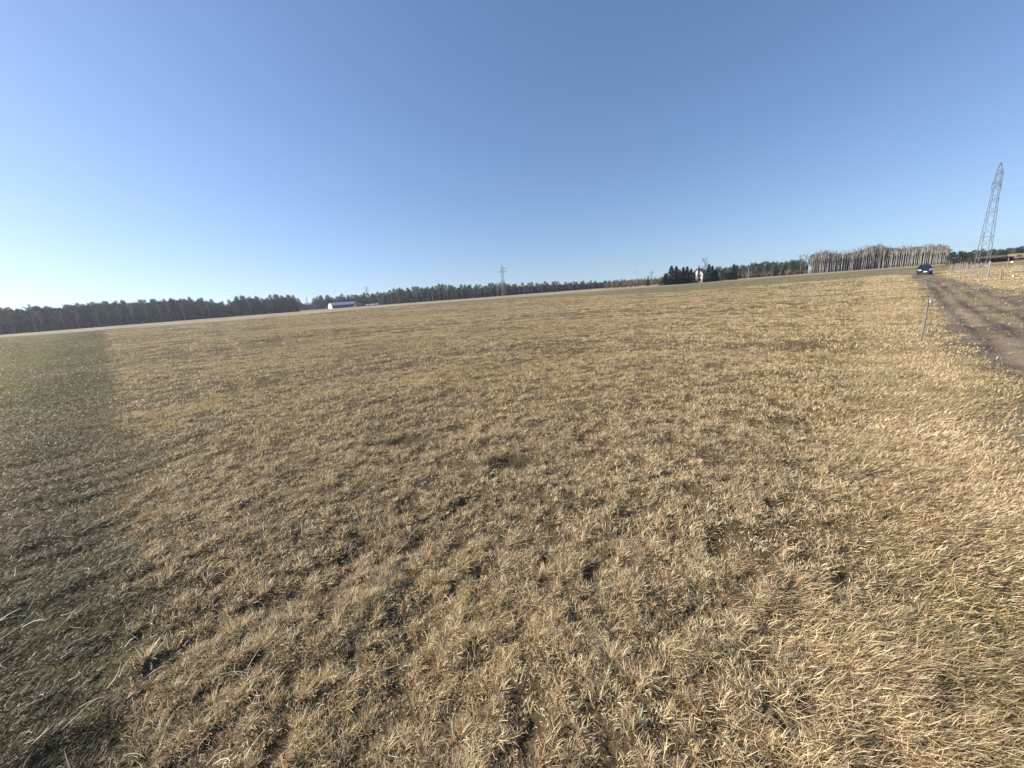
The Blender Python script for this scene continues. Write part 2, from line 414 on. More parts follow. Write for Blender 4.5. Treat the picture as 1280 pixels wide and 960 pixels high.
def scatter(r0, r1, dens, azlim, rg):
    a0 = R(azlim); area = a0 * (r1 * r1 - r0 * r0); n = int(area * dens)
    r = np.sqrt(rg.uniform(r0 * r0, r1 * r1, n)); a = rg.uniform(-a0, a0, n)
    return r * np.sin(a), r * np.cos(a)

PAL = np.array([(0.66, 0.51, 0.28), (0.55, 0.40, 0.21), (0.75, 0.63, 0.39), (0.40, 0.275, 0.14), (0.27, 0.25, 0.10), (0.36, 0.33, 0.15), (0.20, 0.135, 0.08), (0.50, 0.44, 0.30)])
def beige(c):
    """the same blades drawn towards beige"""
    return c.mean(1)[:, None] * np.array((1.24, 1.02, 0.70)) * 0.96
def pick(w, n, rg):
    w = np.array(w, float); return PAL[rg.choice(len(PAL), n, p=w / w.sum())]

def join(parts):
    V = []; T = []; C = []; o = 0
    for v, t, c in parts:
        V.append(v); T.append(t + o); C.append(c); o += len(v)
    return np.vstack(V), np.vstack(T), np.vstack(C)

#          r0    r1   density len   width  nseg
BANDS = [(0.55, 2.6, 32000, 0.045, 0.0029, 3),
         (2.6, 5.5, 16000, 0.044, 0.0040, 3),
         (5.5, 11, 5600, 0.047, 0.0062, 2),
         (11, 24, 1600, 0.052, 0.0105, 2),
         (24, 50, 380, 0.060, 0.0215, 1),
         (50, 100, 84, 0.073, 0.042, 1),
         (100, 165, 18, 0.095, 0.08, 1)]

def field_grass():
    rg = np.random.default_rng(3); fp, vp, lp = [], [], []
    for (r0, r1, dn, ln, wd, ns) in BANDS:
        x, y = scatter(r0, r1, dn, 78 if r0 < 3 else 64, rg)
        left, verge, track, td, over, r = zones(x, y)
        lam = max(0.07, r0 * 0.016)
        cl = noise(x * .8 - y * .6, x * .6 + y * .8, lam * 2.0, 24) * 0.5 + noise(x, y, lam, 72) * 0.5
        pt_ = pits(x, y) * (1 - sstep(r, 9, 20))
        dens = (0.5 + 0.55 * sstep(cl, 0.27, 0.45)) * (1 - 0.75 * pt_)
        patch = fbm(x, y, 2.5, 3, 73)
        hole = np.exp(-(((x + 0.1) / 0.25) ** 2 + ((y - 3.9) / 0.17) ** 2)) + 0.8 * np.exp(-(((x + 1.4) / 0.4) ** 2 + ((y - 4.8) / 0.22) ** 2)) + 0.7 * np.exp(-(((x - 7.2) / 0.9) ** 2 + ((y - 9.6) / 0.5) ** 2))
        dens = dens * (1 - 0.8 * hole.clip(0, 1)) * (1 - 0.965 * track) * (1 - over * 0.55)
        meadow = sstep(td, 1.2, 2.0) * sstep(x, 3, 5)
        kind = np.where(rg.random(len(x)) < np.maximum(verge * (1 - 0.45 * sstep(r, 5, 14)), meadow), 1, np.where(rg.random(len(x)) < left, 2, 0))
        for kd, bucket in ((0, fp), (1, vp), (2, lp)):
            d2 = dens if kd == 0 else (0.35 + 0.65 * dens if kd == 1 else dens * 0.85)
            m = (kind == kd) & (rg.random(len(x)) < d2)
            X, Y, cc, pt, hl, ov, rr = x[m], y[m], cl[m], patch[m], hole[m], over[m], r[m]; n = len(X)
            if not n: continue
            # draw the blades together into tufts, each with its own middle and its own shade
            cs_ = max(0.056, r0 * 0.0115)
            wx_ = X * .83 - Y * .56 + cs_ * 3.2 * (noise(X, Y, cs_ * 3.1, 81) + noise(X, Y, cs_ * 9, 83) * 2); wy_ = X * .56 + Y * .83 + cs_ * 3.2 * (noise(X, Y, cs_ * 3.3, 82) + noise(X, Y, cs_ * 9.5, 84) * 2)
            gi, gj = np.floor(wx_ / cs_), np.floor(wy_ / cs_)
            ox = wx_ - (gi + 0.1 + 0.8 * _hash(gi, gj, 5)) * cs_; oy = wy_ - (gj + 0.1 + 0.8 * _hash(gi, gj, 6)) * cs_
            ox, oy = ox * .83 + oy * .56, -ox * .56 + oy * .83
            tx = X - ox; ty = Y - oy
            pull = np.where(rg.random(n) < 0.3, 1.0, 0.5 + 0.4 * _hash(gi, gj, 9))
            if kd == 0: X = tx + ox * pull; Y = ty + oy * pull
            out_az = np.arctan2(X - tx, Y - ty); shade = 0.80 + 0.40 * _hash(gi, gj, 8); size = 0.7 + 0.65 * _hash(gi, gj, 12)
            if kd == 0:
                az = out_az + rg.normal(0, 1.0, n); lean = 0.15 + 1.0 * (np.hypot(X - tx, Y - ty) / (cs_ * .5)).clip(0, 1) + rg.normal(0, .25, n)
                L = ln * rg.uniform(0.45, 1.25, n) * size * (0.5 + 0.85 * sstep(cc, 0.3, 0.62)); curl = rg.uniform(0.2, 1.5, n) * (1.5 - lean.clip(0, 1.1))
                col = pick((3.2, 3, 2.6, 2.0, 0.7, 0.7, 1.3, 1.8), n, rg)
                gr = sstep(pt, 0.47, 0.74) * 0.5 * (rg.random(n) < 0.6)
                col = lerp(col, np.array((0.26, 0.25, 0.095)), gr)
                # vignette-like dulling of the foreground put into the blade colour, with more dead leaf
                near_grey = sstep(fbm(X, Y, 1.1, 3, 96) + 0.28 * (1 - sstep(np.hypot(X - 0.2, Y - 1.5), 1.5, 6.5)), 0.35, 0.85)
                col = lerp(col, beige(col), 0.06 + 0.50 * near_grey)
                th = rg.random(n) < 0.16 * near_grey + (0.30 - 0.2 * sstep(cc, 0.35, 0.6))       # matted old leaves lying flat between the tufts
                lean = np.where(th, rg.uniform(1.25, 1.5, n), lean); curl = np.where(th, rg.uniform(-.1, .15, n), curl)
                col = np.where(th[:, None], pick((0.5, 1.5, 0.2, 3, 1.5, 1, 4, .5), n, rg) * 0.62, col)  # flat leaves darkened in colour to deepen the shade between tufts
            elif kd == 1:
                comb = R(150) + 1.2 * (fbm(X, Y, 0.8, 2, 75) - 0.5) * 2
                az = comb + rg.normal(0, 0.85, n); lean = rg.uniform(0.45, 1.45, n)
                far = 1.0 if r0 < 11 else 0.8
                L = ln * rg.uniform(0.6, 2.2 if r0 < 2 else 1.45, n); curl = rg.uniform(-0.3, 0.8, n) * (1.6 - lean)
                col = pick((4, 3, 2.4, 2.0, 1.0, 1.0, 1.0, 2), n, rg) * 0.94; col = lerp(col, beige(col), np.full(n, 0.45))
                dk = sstep(fbm(X, Y, 1.7, 3, 76), 0.52, 0.68) * 0.7 * (rg.random(n) < 0.5)
                col = lerp(col, np.array((0.20, 0.185, 0.08)), dk)
            else:
                az = R(42) + rg.normal(0, 0.75, n) + math.pi * (rg.random(n) < 0.35); lean = rg.uniform(0.7, 1.5, n)
                L = ln * rg.uniform(0.35, 1.05, n); curl = rg.uniform(-0.1, 0.5, n)
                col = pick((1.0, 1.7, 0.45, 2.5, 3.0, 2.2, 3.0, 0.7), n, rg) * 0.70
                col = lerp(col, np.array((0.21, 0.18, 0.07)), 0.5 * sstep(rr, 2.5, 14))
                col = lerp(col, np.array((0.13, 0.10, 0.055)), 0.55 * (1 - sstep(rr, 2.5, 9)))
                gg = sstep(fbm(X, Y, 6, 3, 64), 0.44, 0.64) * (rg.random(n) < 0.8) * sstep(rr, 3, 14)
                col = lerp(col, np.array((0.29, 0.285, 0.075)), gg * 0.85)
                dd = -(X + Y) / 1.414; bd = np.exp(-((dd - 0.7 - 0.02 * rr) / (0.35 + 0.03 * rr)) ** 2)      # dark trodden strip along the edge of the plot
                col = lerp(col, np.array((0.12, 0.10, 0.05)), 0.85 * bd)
            col = lerp(col, np.array((0.17, 0.17, 0.075)), ov * 0.75)
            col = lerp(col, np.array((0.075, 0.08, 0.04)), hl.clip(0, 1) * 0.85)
            col = col * (rg.uniform(0.78, 1.18, n) * shade)[:, None]
            w = wd * rg.uniform(0.55, 1.35, n)
            col = np.minimum(col * (1.25, 1.18, 1.09), 0.82)
            Z = height(X, Y) - 0.001 + 0.004 * rg.random(n)
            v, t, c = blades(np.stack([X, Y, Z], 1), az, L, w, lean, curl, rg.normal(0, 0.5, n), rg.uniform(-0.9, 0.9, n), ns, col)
            bucket.append((v, t, c))
    for nm, lab, bk in (('dry_field_grass', 'short curled straw coloured grass covering the open field', fp),
                        ('verge_grass', 'long flattened pale grass lying beside the dirt track', vp),
                        ('mown_grass', 'dark brown and green cropped grass on the left plot', lp)):
        V, T, C = join(bk)
        tag(link(nm, np_mesh(nm, V, T, [M_GRASS], C)), lab, 'grass', kind='stuff')

    # straight pale straws scattered over the left plot and a few elsewhere
    n = 620; r = 0.9 + 7.5 * rg.random(n) ** 1.3; a = -np.radians(rg.uniform(38, 62, n)); x = r * np.sin(a); y = r * np.cos(a)
    n2 = 130; r2 = 1.2 + 5 * rg.random(n2); a2 = np.radians(rg.uniform(-40, 45, n2)); x = np.append(x, r2 * np.sin(a2)); y = np.append(y, r2 * np.cos(a2)); n += n2
    z = height(x, y) + 0.012
    col = np.array((0.70, 0.62, 0.44)) * rg.uniform(0.6, 1.1, n)[:, None]
    v, t, c = blades(np.stack([x, y, z], 1), rg.uniform(0, 6.28, n), rg.uniform(0.05, 0.15, n), rg.uniform(0.0025, 0.0048, n), rg.uniform(1.0, 1.5, n), rg.uniform(-0.1, 0.6, n), rg.normal(0, 1.1, n), rg.uniform(-.4, .4, n), 4, col)
    tag(link('loose_straw', np_mesh('loose_straw', v, t, [M_GRASS], c)), 'loose bent pale straws strewn over the cropped ground', 'straw', kind='stuff')
    # small fresh green tufts here and there
    ps = []
    cs = [(-0.1, 3.86), (-0.02, 3.95), (0.95, 1.55), (1.05, 2.1), (-0.55, 2.3), (0.35, 1.5), (2.2, 3.1), (-2.2, 3.2), (-1.2, 3.0), (3.4, 5.6)]
    for cx, cy in cs:
        k = 70; ps.append((cx + rg.normal(0, 0.05, k), cy + rg.normal(0, 0.035, k)))
    x = np.concatenate([p[0] for p in ps]); y = np.concatenate([p[1] for p in ps]); n = len(x)
    col = np.array((0.13, 0.17, 0.05)) * rg.uniform(0.5, 1.3, n)[:, None]
    v, t, c = blades(np.stack([x, y, height(x, y)], 1), rg.uniform(0, 6.28, n), rg.uniform(0.02, 0.055, n), rg.uniform(0.003, 0.006, n), rg.uniform(0.2, 1.2, n), rg.uniform(0.1, 1, n), rg.normal(0, .3, n), rg.uniform(-.6, .6, n), 3, col)
    tag(link('green_tufts', np_mesh('green_tufts', v, t, [M_GRASS], c)), 'small fresh green weed tufts among the dry grass', 'weeds', kind='stuff')
field_grass()

# ------------------------------------------------------------------ trees (unit meshes, about 10 m tall, copied and scaled)
def tri_cloud(cent, size, rg, flat=0.0):
    """one triangle round every centre, turned at random"""
    n = len(cent); a = rg.normal(size=(n, 3)); b = rg.normal(size=(n, 3)); a[:, 2] *= 1 - flat; b[:, 2] *= 1 - flat
    a /= np.linalg.norm(a, axis=1)[:, None]; b -= (a * b).sum(1)[:, None] * a; b /= np.linalg.norm(b, axis=1)[:, None] + 1e-6
    s = np.asarray(size).reshape(-1, 1) if hasattr(size, '__len__') else size
    V = np.stack([cent + a * s, cent - a * s * .6 + b * s * .8, cent - a * s * .6 - b * s * .8], 1).reshape(-1, 3)
    return V, np.arange(3 * n).reshape(-1, 3)

def cat(*vt):
    V = []; T = []; o = 0
    for v, t in vt: V.append(v); T.append(t + o); o += len(v)
    return np.vstack(V), np.vstack(T)

def sticks(p0, p1, w):
    """thin two-sided slivers between pairs of points: twigs"""
    d = p1 - p0; s = np.cross(d, rng.normal(size=d.shape)); s /= np.linalg.norm(s, axis=1)[:, None] + 1e-9; s *= np.asarray(w).reshape(-1, 1) * .5
    n = len(p0); V = np.stack([p0 - s, p0 + s, p1], 1).reshape(-1, 3); return V, np.arange(3 * n).reshape(-1, 3)

def trunk_mesh(name, H, r0, m, lean=0.0, seed=0, limbs=()):
    q = random.Random(seed); b = MB(); pts = []
    for k in range(6):
        s = k / 5; pts.append((lean * s * s * H + q.uniform(-.03, .03) * s * H * .4, q.uniform(-.02, .02) * s * H * .4, H * s - (0.15 if k == 0 else 0)))
    b.tube(pts, [r0 * (1.15 - s) ** 0.8 for s in (0, .2, .4, .6, .8, 1.0)], 6)
    for l0, l1, rr in limbs: b.tube([l0, ((l0[0] + l1[0]) / 2, (l0[1] + l1[1]) / 2, (l0[2] + l1[2]) / 2 - 0.08), l1], [rr, rr * .7, rr * .25], 4, cap=False)
    return b.mesh(name, m, True)

def pine_kind(seed, bushy=False):
    rg = np.random.default_rng(seed); q = random.Random(seed)
    lo = 0.08 if bushy else q.uniform(0.34, 0.5); cw = q.uniform(1.5, 2.0) * (1.25 if bushy else 1)
    nc = 60 if bushy else 52; C = []; S_ = []; limbs = []
    for k in range(nc):
        u = (k + rg.random()) / nc; z = 10 * (lo + (1 - lo) * u)
        rr = cw * (math.sin(math.pi * (0.18 + 0.80 * u)) ** 0.7) * (0.35 + 0.65 * rg.random() ** .5); a = rg.uniform(0, 6.28)
        c = np.array((rr * math.cos(a), rr * math.sin(a), z + rr * 0.15)); C.append(c)
        if k % 5 == 0: limbs.append(((0, 0, z - 0.35), tuple(c), 0.05))
    cents = []
    for c in C:
        n = 22; cents.append(c + rg.normal(size=(n, 3)) * (0.38, 0.38, 0.34))
    cents = np.vstack(cents); V, T = tri_cloud(cents, rg.uniform(0.12, 0.27, len(cents)), rg, 0.3)
    crown = np_mesh('crown', V, T, [M_BUSHPINE if bushy else M_PINE])
    return trunk_mesh('trunk', 9.3, 0.15, M_PBARK, 0.02, seed, limbs), crown, (V, T)

def spruce_kind(seed):
    rg = np.random.default_rng(seed); P = []; sz = []
    for lv in range(26):
        u = lv / 26; z = 0.4 + 9.4 * u; r = 2.0 * (1 - u) ** 0.85 + 0.1; nb = int(7 + 6 * (1 - u))
        for k in range(nb):
            a = rg.uniform(0, 6.28); rr = r * rg.uniform(0.75, 1.2) * 1.5
            for s in np.linspace(0.25, 1, 7):
                for _ in range(3):
                    P.append((rr * s * math.cos(a) + rg.normal() * .09, rr * s * math.sin(a) + rg.normal() * .09, z - 0.33 * rr * s ** 1.5 + rg.normal() * .07)); sz.append(0.24 - 0.08 * s)
    P = np.array(P); V, T = tri_cloud(P, np.array(sz), rg, 0.4)
    return trunk_mesh('trunk', 9.9, 0.13, M_PBARK, 0, seed), np_mesh('crown', V, T, [M_SPRUCE]), (V, T)

def bare_kind(seed, birch=False, wide=1.0, twm=None, tw=0.055, dens=1.0):
    rg = np.random.default_rng(seed); q = random.Random(seed); limbs = []; A = []; B = []; Wd = []
    lo = 0.58 if birch else 0.28; nl = 11 if birch else 12
    for k in range(nl):
        z0 = 10 * (lo + (0.93 - lo) * (k + .3) / nl); a = q.uniform(0, 6.28); el = q.uniform(0.9, 1.25) if birch else q.uniform(0.5, 1.1)
        ln = (2.3 if birch else 3.4) * wide * (1.05 - 0.7 * (z0 / 10 - lo) / (1 - lo)) * q.uniform(.7, 1.1)
        p0 = np.array((0, 0, z0)); d = np.array((math.cos(a) * math.cos(el), math.sin(a) * math.cos(el), math.sin(el))); p1 = p0 + d * ln
        p1[2] = min(p1[2], 10.1); limbs.append((tuple(p0), tuple(p1), 0.045))
        nt_ = int(26 * dens)
        s = rg.uniform(0.2, 1, nt_); st = p0 + (p1 - p0) * s[:, None]
        dd = rg.normal(size=(nt_, 3)) * 0.55 + d + (0, 0, 0.25); dd /= np.linalg.norm(dd, axis=1)[:, None]
        l2 = rg.uniform(.5, 1.1, nt_) * (0.8 if birch else 1.0); en = st + dd * l2[:, None]
        A.append(st); B.append(en); Wd.append(np.full(nt_, tw))
        k3 = 2; st3 = np.repeat(st + (en - st) * .5, k3, 0); d3 = rg.normal(size=(nt_ * k3, 3)) * .5 + np.repeat(dd, k3, 0); 
        A.append(st3); B.append(st3 + d3 * 0.5); Wd.append(np.full(nt_ * k3, tw * .7))
    V, T = sticks(np.vstack(A), np.vstack(B), np.concatenate(Wd))
    crown = np_mesh('crown', V, T, [twm or (M_REDTWIG if birch else M_TWIG)])
    tm = trunk_mesh('trunk', 9.6, 0.085 if birch else 0.14, M_BBARK if birch else M_GBARK, 0.035 * (q.random() - .3) if birch else 0.02, seed, limbs)
    return tm, crown, (V, T)

def bush_kind(seed, m=None):
    rg = np.random.default_rng(seed); b = MB(); A = []; B = []
    for k in range(7):
        a = rg.uniform(0, 6.28); d = np.array((math.cos(a) * .5, math.sin(a) * .5, 1.0)); e = d * rg.uniform(5, 8.5)
        b.tube([(0, 0, -.1), tuple(e * .5 + (rg.normal() * .2, 0, 0)), tuple(e)], [.12, .08, .03], 4, cap=False)
        n = 130; s = rg.uniform(.08, 1, n); st = e * s[:, None] + rg.normal(size=(n, 3)) * (.7, .7, .3)
        st[:, 2] = np.abs(st[:, 2]); A.append(st); B.append(st + rg.normal(size=(n, 3)) * (.8, .8, .6) + (0, 0, 1.1))
    V, T = sticks(np.vstack(A), np.vstack(B), np.full(7 * 130, .13))
    return b.mesh('stems', M_GBARK, True), np_mesh('crown', V, T, [m or M_BUSH]), (V, T)

def lowpine_kind(seed):
    rg = np.random.default_rng(seed); P = []
    for k in range(75):
        a = rg.uniform(0, 6.28); u = rg.random(); rr = 4.2 * rg.random() ** .5 * math.sqrt(max(0.05, 1 - (u * .95) ** 2)); z = 0.6 + 9 * u
        P.append(np.array((rr * math.cos(a), rr * math.sin(a), z)) + rg.normal(size=(26, 3)) * (.75, .75, .5))
    P = np.vstack(P); V, T = tri_cloud(P, rg.uniform(.25, .5, len(P)), rg, .2)
    return trunk_mesh('trunk', 8, 0.3, M_PBARK, 0, seed, [((0, 0, 2), (2.5, 1, 5), .15), ((0, 0, 1.5), (-2.4, .6, 5), .15)]), np_mesh('crown', V, T, [M_BUSHPINE]), (V, T)

PINES = [pine_kind(s) for s in (1, 2, 3, 4, 5)]
BPINES = [pine_kind(s, True) for s in (11, 12, 13)]
SPRUCES = [spruce_kind(s) for s in (21, 22, 23)]
BARES = [bare_kind(s) for s in (31, 32, 33)]
BIRCHES = [bare_kind(s, True, dens=0.42) for s in (41, 42, 43, 44, 45)]
REDS = [bare_kind(s, False, 0.9, M_REDTWIG) for s in (51, 52)]
BUSHES = [bush_kind(s) for s in (61, 62, 63)]
LOWP = [lowpine_kind(s) for s in (71, 72)]

PROTO = {}
def plant(kind_name, kinds, x, y, H, label, cat_, group=None, wide=1.0, sink=0.0):
    i = rnd.randrange(len(kinds)); key = (kind_name, i)
    rz = rnd.uniform(0, 6.28); s = H / 10.0; sc = (s * wide, s * wide, s); loc = (x, y, hz(x, y) - sink)
    if key not in PROTO:
        o = empty(kind_name, loc, rz); o.scale = sc
        a = link('stems' if kinds is BUSHES else 'trunk', kinds[i][0], o); b = link('crown', kinds[i][1], o); PROTO[key] = (o, [(a, []), (b, [])])
    else:
        src, parts = PROTO[key]; o = copy_tree(src, parts, loc, rz, sc)
        for k in list(o.keys()): del o[k]
    return tag(o, label, cat_, group)

def line_top(px, table): return float(np.interp(px, [t[0] for t in table], [t[1] for t in table]))

# skylines of the photograph: column, row of the tree tops
TOP_L = [(-40, 392), (0, 389), (30, 386), (100, 382), (140, 379), (180, 377.5), (230, 374), (262, 374.5), (288, 378), (300, 373), (318, 371.5), (335, 372), (350, 370.5), (376, 370.5)]
TOP_C = [(390, 375), (396, 371.5), (410, 370.5), (437, 368.5), (460, 367), (490, 363.4), (505, 361), (530, 359), (548, 356.5), (564, 357), (571, 360), (575, 357), (600, 355.7), (615, 355.5), (632, 354), (650, 355), (664, 354.5), (680, 353), (700, 353), (740, 351.3), (760, 350.3)]
TOP_M = [(893, 335), (905, 334), (925, 331.5), (940, 330), (954, 327.5), (965, 327.8), (975, 328), (985, 327), (1000, 325.5), (1006, 326)]
TOP_B = [(1008, 320), (1013, 317), (1025, 313.5), (1035, 314), (1045, 316), (1055, 315), (1070, 311.5), (1082, 308), (1098, 305.5), (1104, 309), (1120, 310), (1145, 307), (1160, 307), (1176, 305.5), (1184, 308)]
TOP_R = [(1205, 316), (1220, 312.5), (1240, 312), (1252, 311), (1262, 309), (1280, 308), (1330, 303)]

def row(n, p0, p1, table, depth, kind_name, kinds, label, cat_, group, wide=1.0, dj=12, tj=1.0, drop=0.0):
    """n single trees in a wood's edge between two columns; depth(px) is their distance"""
    for k in range(n):
        px = p0 + (p1 - p0) * (k + rnd.uniform(0.1, 0.9)) / n; Y = depth(px) + rnd.uniform(0, dj); x = at(px, Y)
        H = tall(x, Y, line_top(px, table) + drop + rnd.uniform(-tj, tj * 1.6)); H = max(3.0, H - hz(x, Y))
        plant(kind_name, kinds, x, Y, H, label, cat_, group, wide * rnd.uniform(.85, 1.2) * (10.0 / max(H, 9.0)) ** 0.35)

dL = lambda p: np.interp(p, (-40, 0, 240, 376), (235, 250, 330, 385))
dC = lambda p: np.interp(p, (390, 500, 600, 700, 760), (520, 455, 440, 480, 520))
dM = lambda p: 330.0
dB = lambda p: np.interp(p, (1008, 1100, 1184), (290, 280, 222))
dR = lambda p: 300.0

row(112, -30, 376, TOP_L, dL, 'pine_tree', PINES, 'dark tall pine in the edge of the wood along the left horizon', 'pine', 'pines of the left wood edge', 0.9, 25, 2.3)
row(24, -20, 372, TOP_L, lambda p: dL(p) - 8, 'bare_tree', BARES, 'leafless grey tree standing in front of the left wood', 'tree', 'bare trees before the left wood', 0.8, 6, 1.5, 3.0)
row(92, 392, 760, TOP_C, dC, 'pine_tree', PINES, 'dark pine in the far wood along the middle of the horizon', 'pine', 'pines of the middle wood edge', 1.05, 25, 1.4)
row(46, 470, 757, TOP_C, lambda p: dC(p) - 10, 'bare_tree', BARES, 'pale leafless tree in front of the middle wood', 'tree', 'bare trees before the middle wood', 0.8, 6, 1.0, 3.0)
row(26, 893, 1006, TOP_M, dM, 'young_pine', BPINES, 'bushy olive green pine between the dark spruces and the birch grove', 'pine', 'bushy pines right of the spruces', 1.3, 20)
row(34, 1012, 1182, TOP_B, lambda p: dB(p) + 14, 'pine_tree', PINES, 'pine crown showing behind the white birch trunks', 'pine', 'pines behind the birch grove', 1.2, 10, 1, 2.0)
row(86, 1010, 1184, TOP_B, dB, 'birch_tree', BIRCHES, 'white trunked leafless birch in the grove behind the dark car', 'birch', 'birches of the grove', 1.0, 8, 2.0)
row(26, 1205, 1325, TOP_R, dR, 'pine_tree', PINES, 'dark pine in the wood beyond the tall lattice pylon', 'pine', 'pines of the right wood', 1.2, 20)
row(6, 1180, 1300, TOP_R, lambda p: 290, 'bare_tree', BARES, 'leafless tree before the wood right of the pylon', 'tree', 'bare trees before the right wood', 0.9, 6)

row(10, 900, 1004, TOP_M, lambda p: 305, 'bare_tree', BARES, 'leafless tree in front of the bushy olive pines', 'tree', 'bare trees before the olive pines', 0.8, 8, 1.5, 2.0)

# the body of each wood behind its edge: nobody could count these trees
def wood_mass(name, p0, p1, table, depth, rows_, label, n_per, drop=2.2):
    vt = []
    for rr in range(rows_):
        for k in range(n_per):
            px = p0 + (p1 - p0) * rng.uniform(); Y = depth(px) + 26 + rr * 7 + rng.uniform(0, 8); x = at(px, Y)
            H = max(3, tall(x, Y, line_top(px, table) + drop + rng.uniform(-.3, 1.8)) - hz(x, Y)); s = H / 10
            v, t = PINES[int(rng.integers(0, 5))][2]; v = v.reshape(-1, 3, 3)[::2].reshape(-1, 3); t = np.arange(len(v)).reshape(-1, 3)
            a = rng.uniform(0, 6.28); c_, s_ = math.cos(a), math.sin(a)
            w = v * (s * 1.1, s * 1.1, s); w = np.stack([w[:, 0] * c_ - w[:, 1] * s_ + x, w[:, 0] * s_ + w[:, 1] * c_ + Y, w[:, 2]], 1); vt.append((w, t))
        # undergrowth and trunks at the foot
        n = int(n_per * 60); px = rng.uniform(p0, p1, n); Y = np.array([depth(p) for p in px]) + 22 + rr * 8 + rng.uniform(0, 8, n)
        X = np.array([at(p, q) for p, q in zip(px, Y)])
        P = np.stack([X, Y, rng.uniform(0, 1, n) * np.array([0.66 * tall(p_, q_, line_top(o_, table)) for p_, q_, o_ in zip(X, Y, px)])], 1); vt.append(tri_cloud(P, rng.uniform(1.2, 2.4, n), rng))
    V, T = cat(*vt)
    tag(link(name, np_mesh(name, V, T, [M_PINE])), label, 'wood', kind='stuff')
wood_mass('pine_wood', -60, 374, TOP_L, dL, 3, 'dense dark pine wood closing the view on the left', 70)
wood_mass('pine_wood', 394, 762, TOP_C, dC, 3, 'dense far pine wood closing the view in the middle', 60)
wood_mass('pine_wood', 1014, 1180, TOP_B, lambda p: dB(p) + 4, 2, 'dark wood filling the space behind the birch grove', 34, 3)
wood_mass('pine_wood', 1200, 1345, TOP_R, dR, 2, 'dark wood closing the view on the right', 30)
wood_mass('pine_wood', 890, 1008, TOP_M, dM, 2, 'wood behind the bushy olive pines', 30, 1)
TOP_G = [(360, 378), (372, 377), (384, 379), (394, 377)]
wood_mass('pine_wood', 366, 400, TOP_G, lambda p: 640, 2, 'low far wood seen through the gap left of the white hall', 16, 0)
TOP_F = [(755, 351), (775, 349.5), (790, 348.5), (830, 347)]
wood_mass('pine_wood', 755, 900, TOP_F, lambda p: 560, 2, 'low far wood behind the brown bushes in the middle', 40, 0)

# brown bushes between the middle wood and the spruces
TOP_K = [(757, 352), (775, 350.5), (790, 350), (800, 349), (812, 348), (822, 345), (834, 344)]
row(26, 757, 836, TOP_K, lambda p: 300, 'bare_bush', BUSHES, 'brown leafless bush in the thicket left of the dark spruces', 'bush', 'brown bushes left of the spruces', 0.9, 18, 1.2)
row(15, 896, 1008, [(890, 341), (1008, 336)], lambda p: 300, 'bare_bush', BUSHES, 'brown leafless bush at the foot of the olive pines', 'bush', 'brown bushes before the olive pines', 1.0, 10, 1.2)
row(14, 1185, 1262, [(1185, 323), (1262, 322)], lambda p: 190, 'bare_bush', BUSHES, 'low brown leafless bush along the meadow before the right wood', 'bush', 'low bushes before the right wood', 1.6, 15, 1.0)

def single(kind_name, kinds, px, Y, top, label, cat_, wide=1.0, group=None):
    x = at(px, Y); return plant(kind_name, kinds, x, Y, tall(x, Y, top) - hz(x, Y), label, cat_, group, wide)
single('bare_tree', BARES, 47, 246, 380.3, 'wide leafless tree rising above the left wood near its end', 'tree', 0.9)
single('bare_tree', REDS, 628, 425, 350.8, 'tall reddish leafless tree beside the foot of the middle lattice pylon', 'tree', 0.85)
single('bare_tree', REDS, 622, 428, 353.0, 'shorter reddish leafless tree left of the middle lattice pylon', 'tree', 0.8)
single('bare_tree', REDS, 814, 300, 338.8, 'reddish leafless tree standing above the brown bushes', 'tree', 0.75)
single('conifer_tree', SPRUCES, 810, 296, 344, 'small narrow conifer among the brown bushes', 'conifer', 0.6)
single('bare_tree', BARES, 880, 262, 321.8, 'tall leafless tree rising behind the white house', 'tree', 0.6)
single('bare_tree', BARES, 1000, 300, 318.5, 'pale leafless tree at the left edge of the birch grove', 'tree', 0.75)
single('bare_tree', BARES, 1006, 296, 317.5, 'taller pale leafless tree touching the first birch', 'tree', 0.7)
single('bare_tree', BARES, 385.5, 520, 371.5, 'thin leafless tree in the gap left of the white hall', 'tree', 0.5)
# the spruces round the house
for px, Y, top, lab, wd in (
    (832, 232, 341, 'low dark spruce, first on the left of the clump beside the white house', 1.7),
    (839, 236, 331.3, 'tall dark spruce with a slim tip, second from the left in the clump', 1.0),
    (845, 238, 331.8, 'dark spruce whose tip nearly equals its left neighbour', 1.0),
    (849.5, 234, 336, 'shorter dark spruce squeezed between two taller ones', 0.9),
    (853.8, 236, 333, 'dark spruce in the middle of the clump left of the white house', 1.0),
    (858.5, 238, 332, 'slim dark spruce two trees left of the white house', 0.9),
    (863.5, 236, 335, 'dark spruce standing just left of the white house', 1.0),
    (867.5, 232, 338, 'short spruce at the left corner of the white house', 0.9),
    (873.2, 238, 331.0, 'narrow spruce hiding the middle of the white house front', 0.36),
    (885.6, 236, 329.5, 'tallest dark spruce, just right of the white house', 1.0),
    (889.8, 238, 331.5, 'dark spruce right of the tallest one beside the house', 1.1),
    (894, 236, 336, 'broad lower spruce at the right end of the clump', 1.2),
    (916.3, 262, 329, 'lone pointed spruce standing behind the clipped dark hedge', 0.8)):
    single('spruce_tree', SPRUCES, px, Y, top, lab, 'spruce', wd * 1.25)
single('spreading_pine', LOWP, 1188, 165, 315.2, 'broad low dark green pine at the left end of the stake fence', 'pine', 0.85)
single('spreading_pine', LOWP, 1200, 172, 314.2, 'rounded dark green pine behind the middle of the stake fence', 'pine', 0.9)
single('spreading_pine', LOWP, 1211, 180, 315.5, 'low green pine just left of the tall lattice pylon', 'pine', 0.8)
single('bare_bush', BUSHES, 1178, 92, 333.5, 'small brown bush beside the track behind the car', 'bush', 1.0)
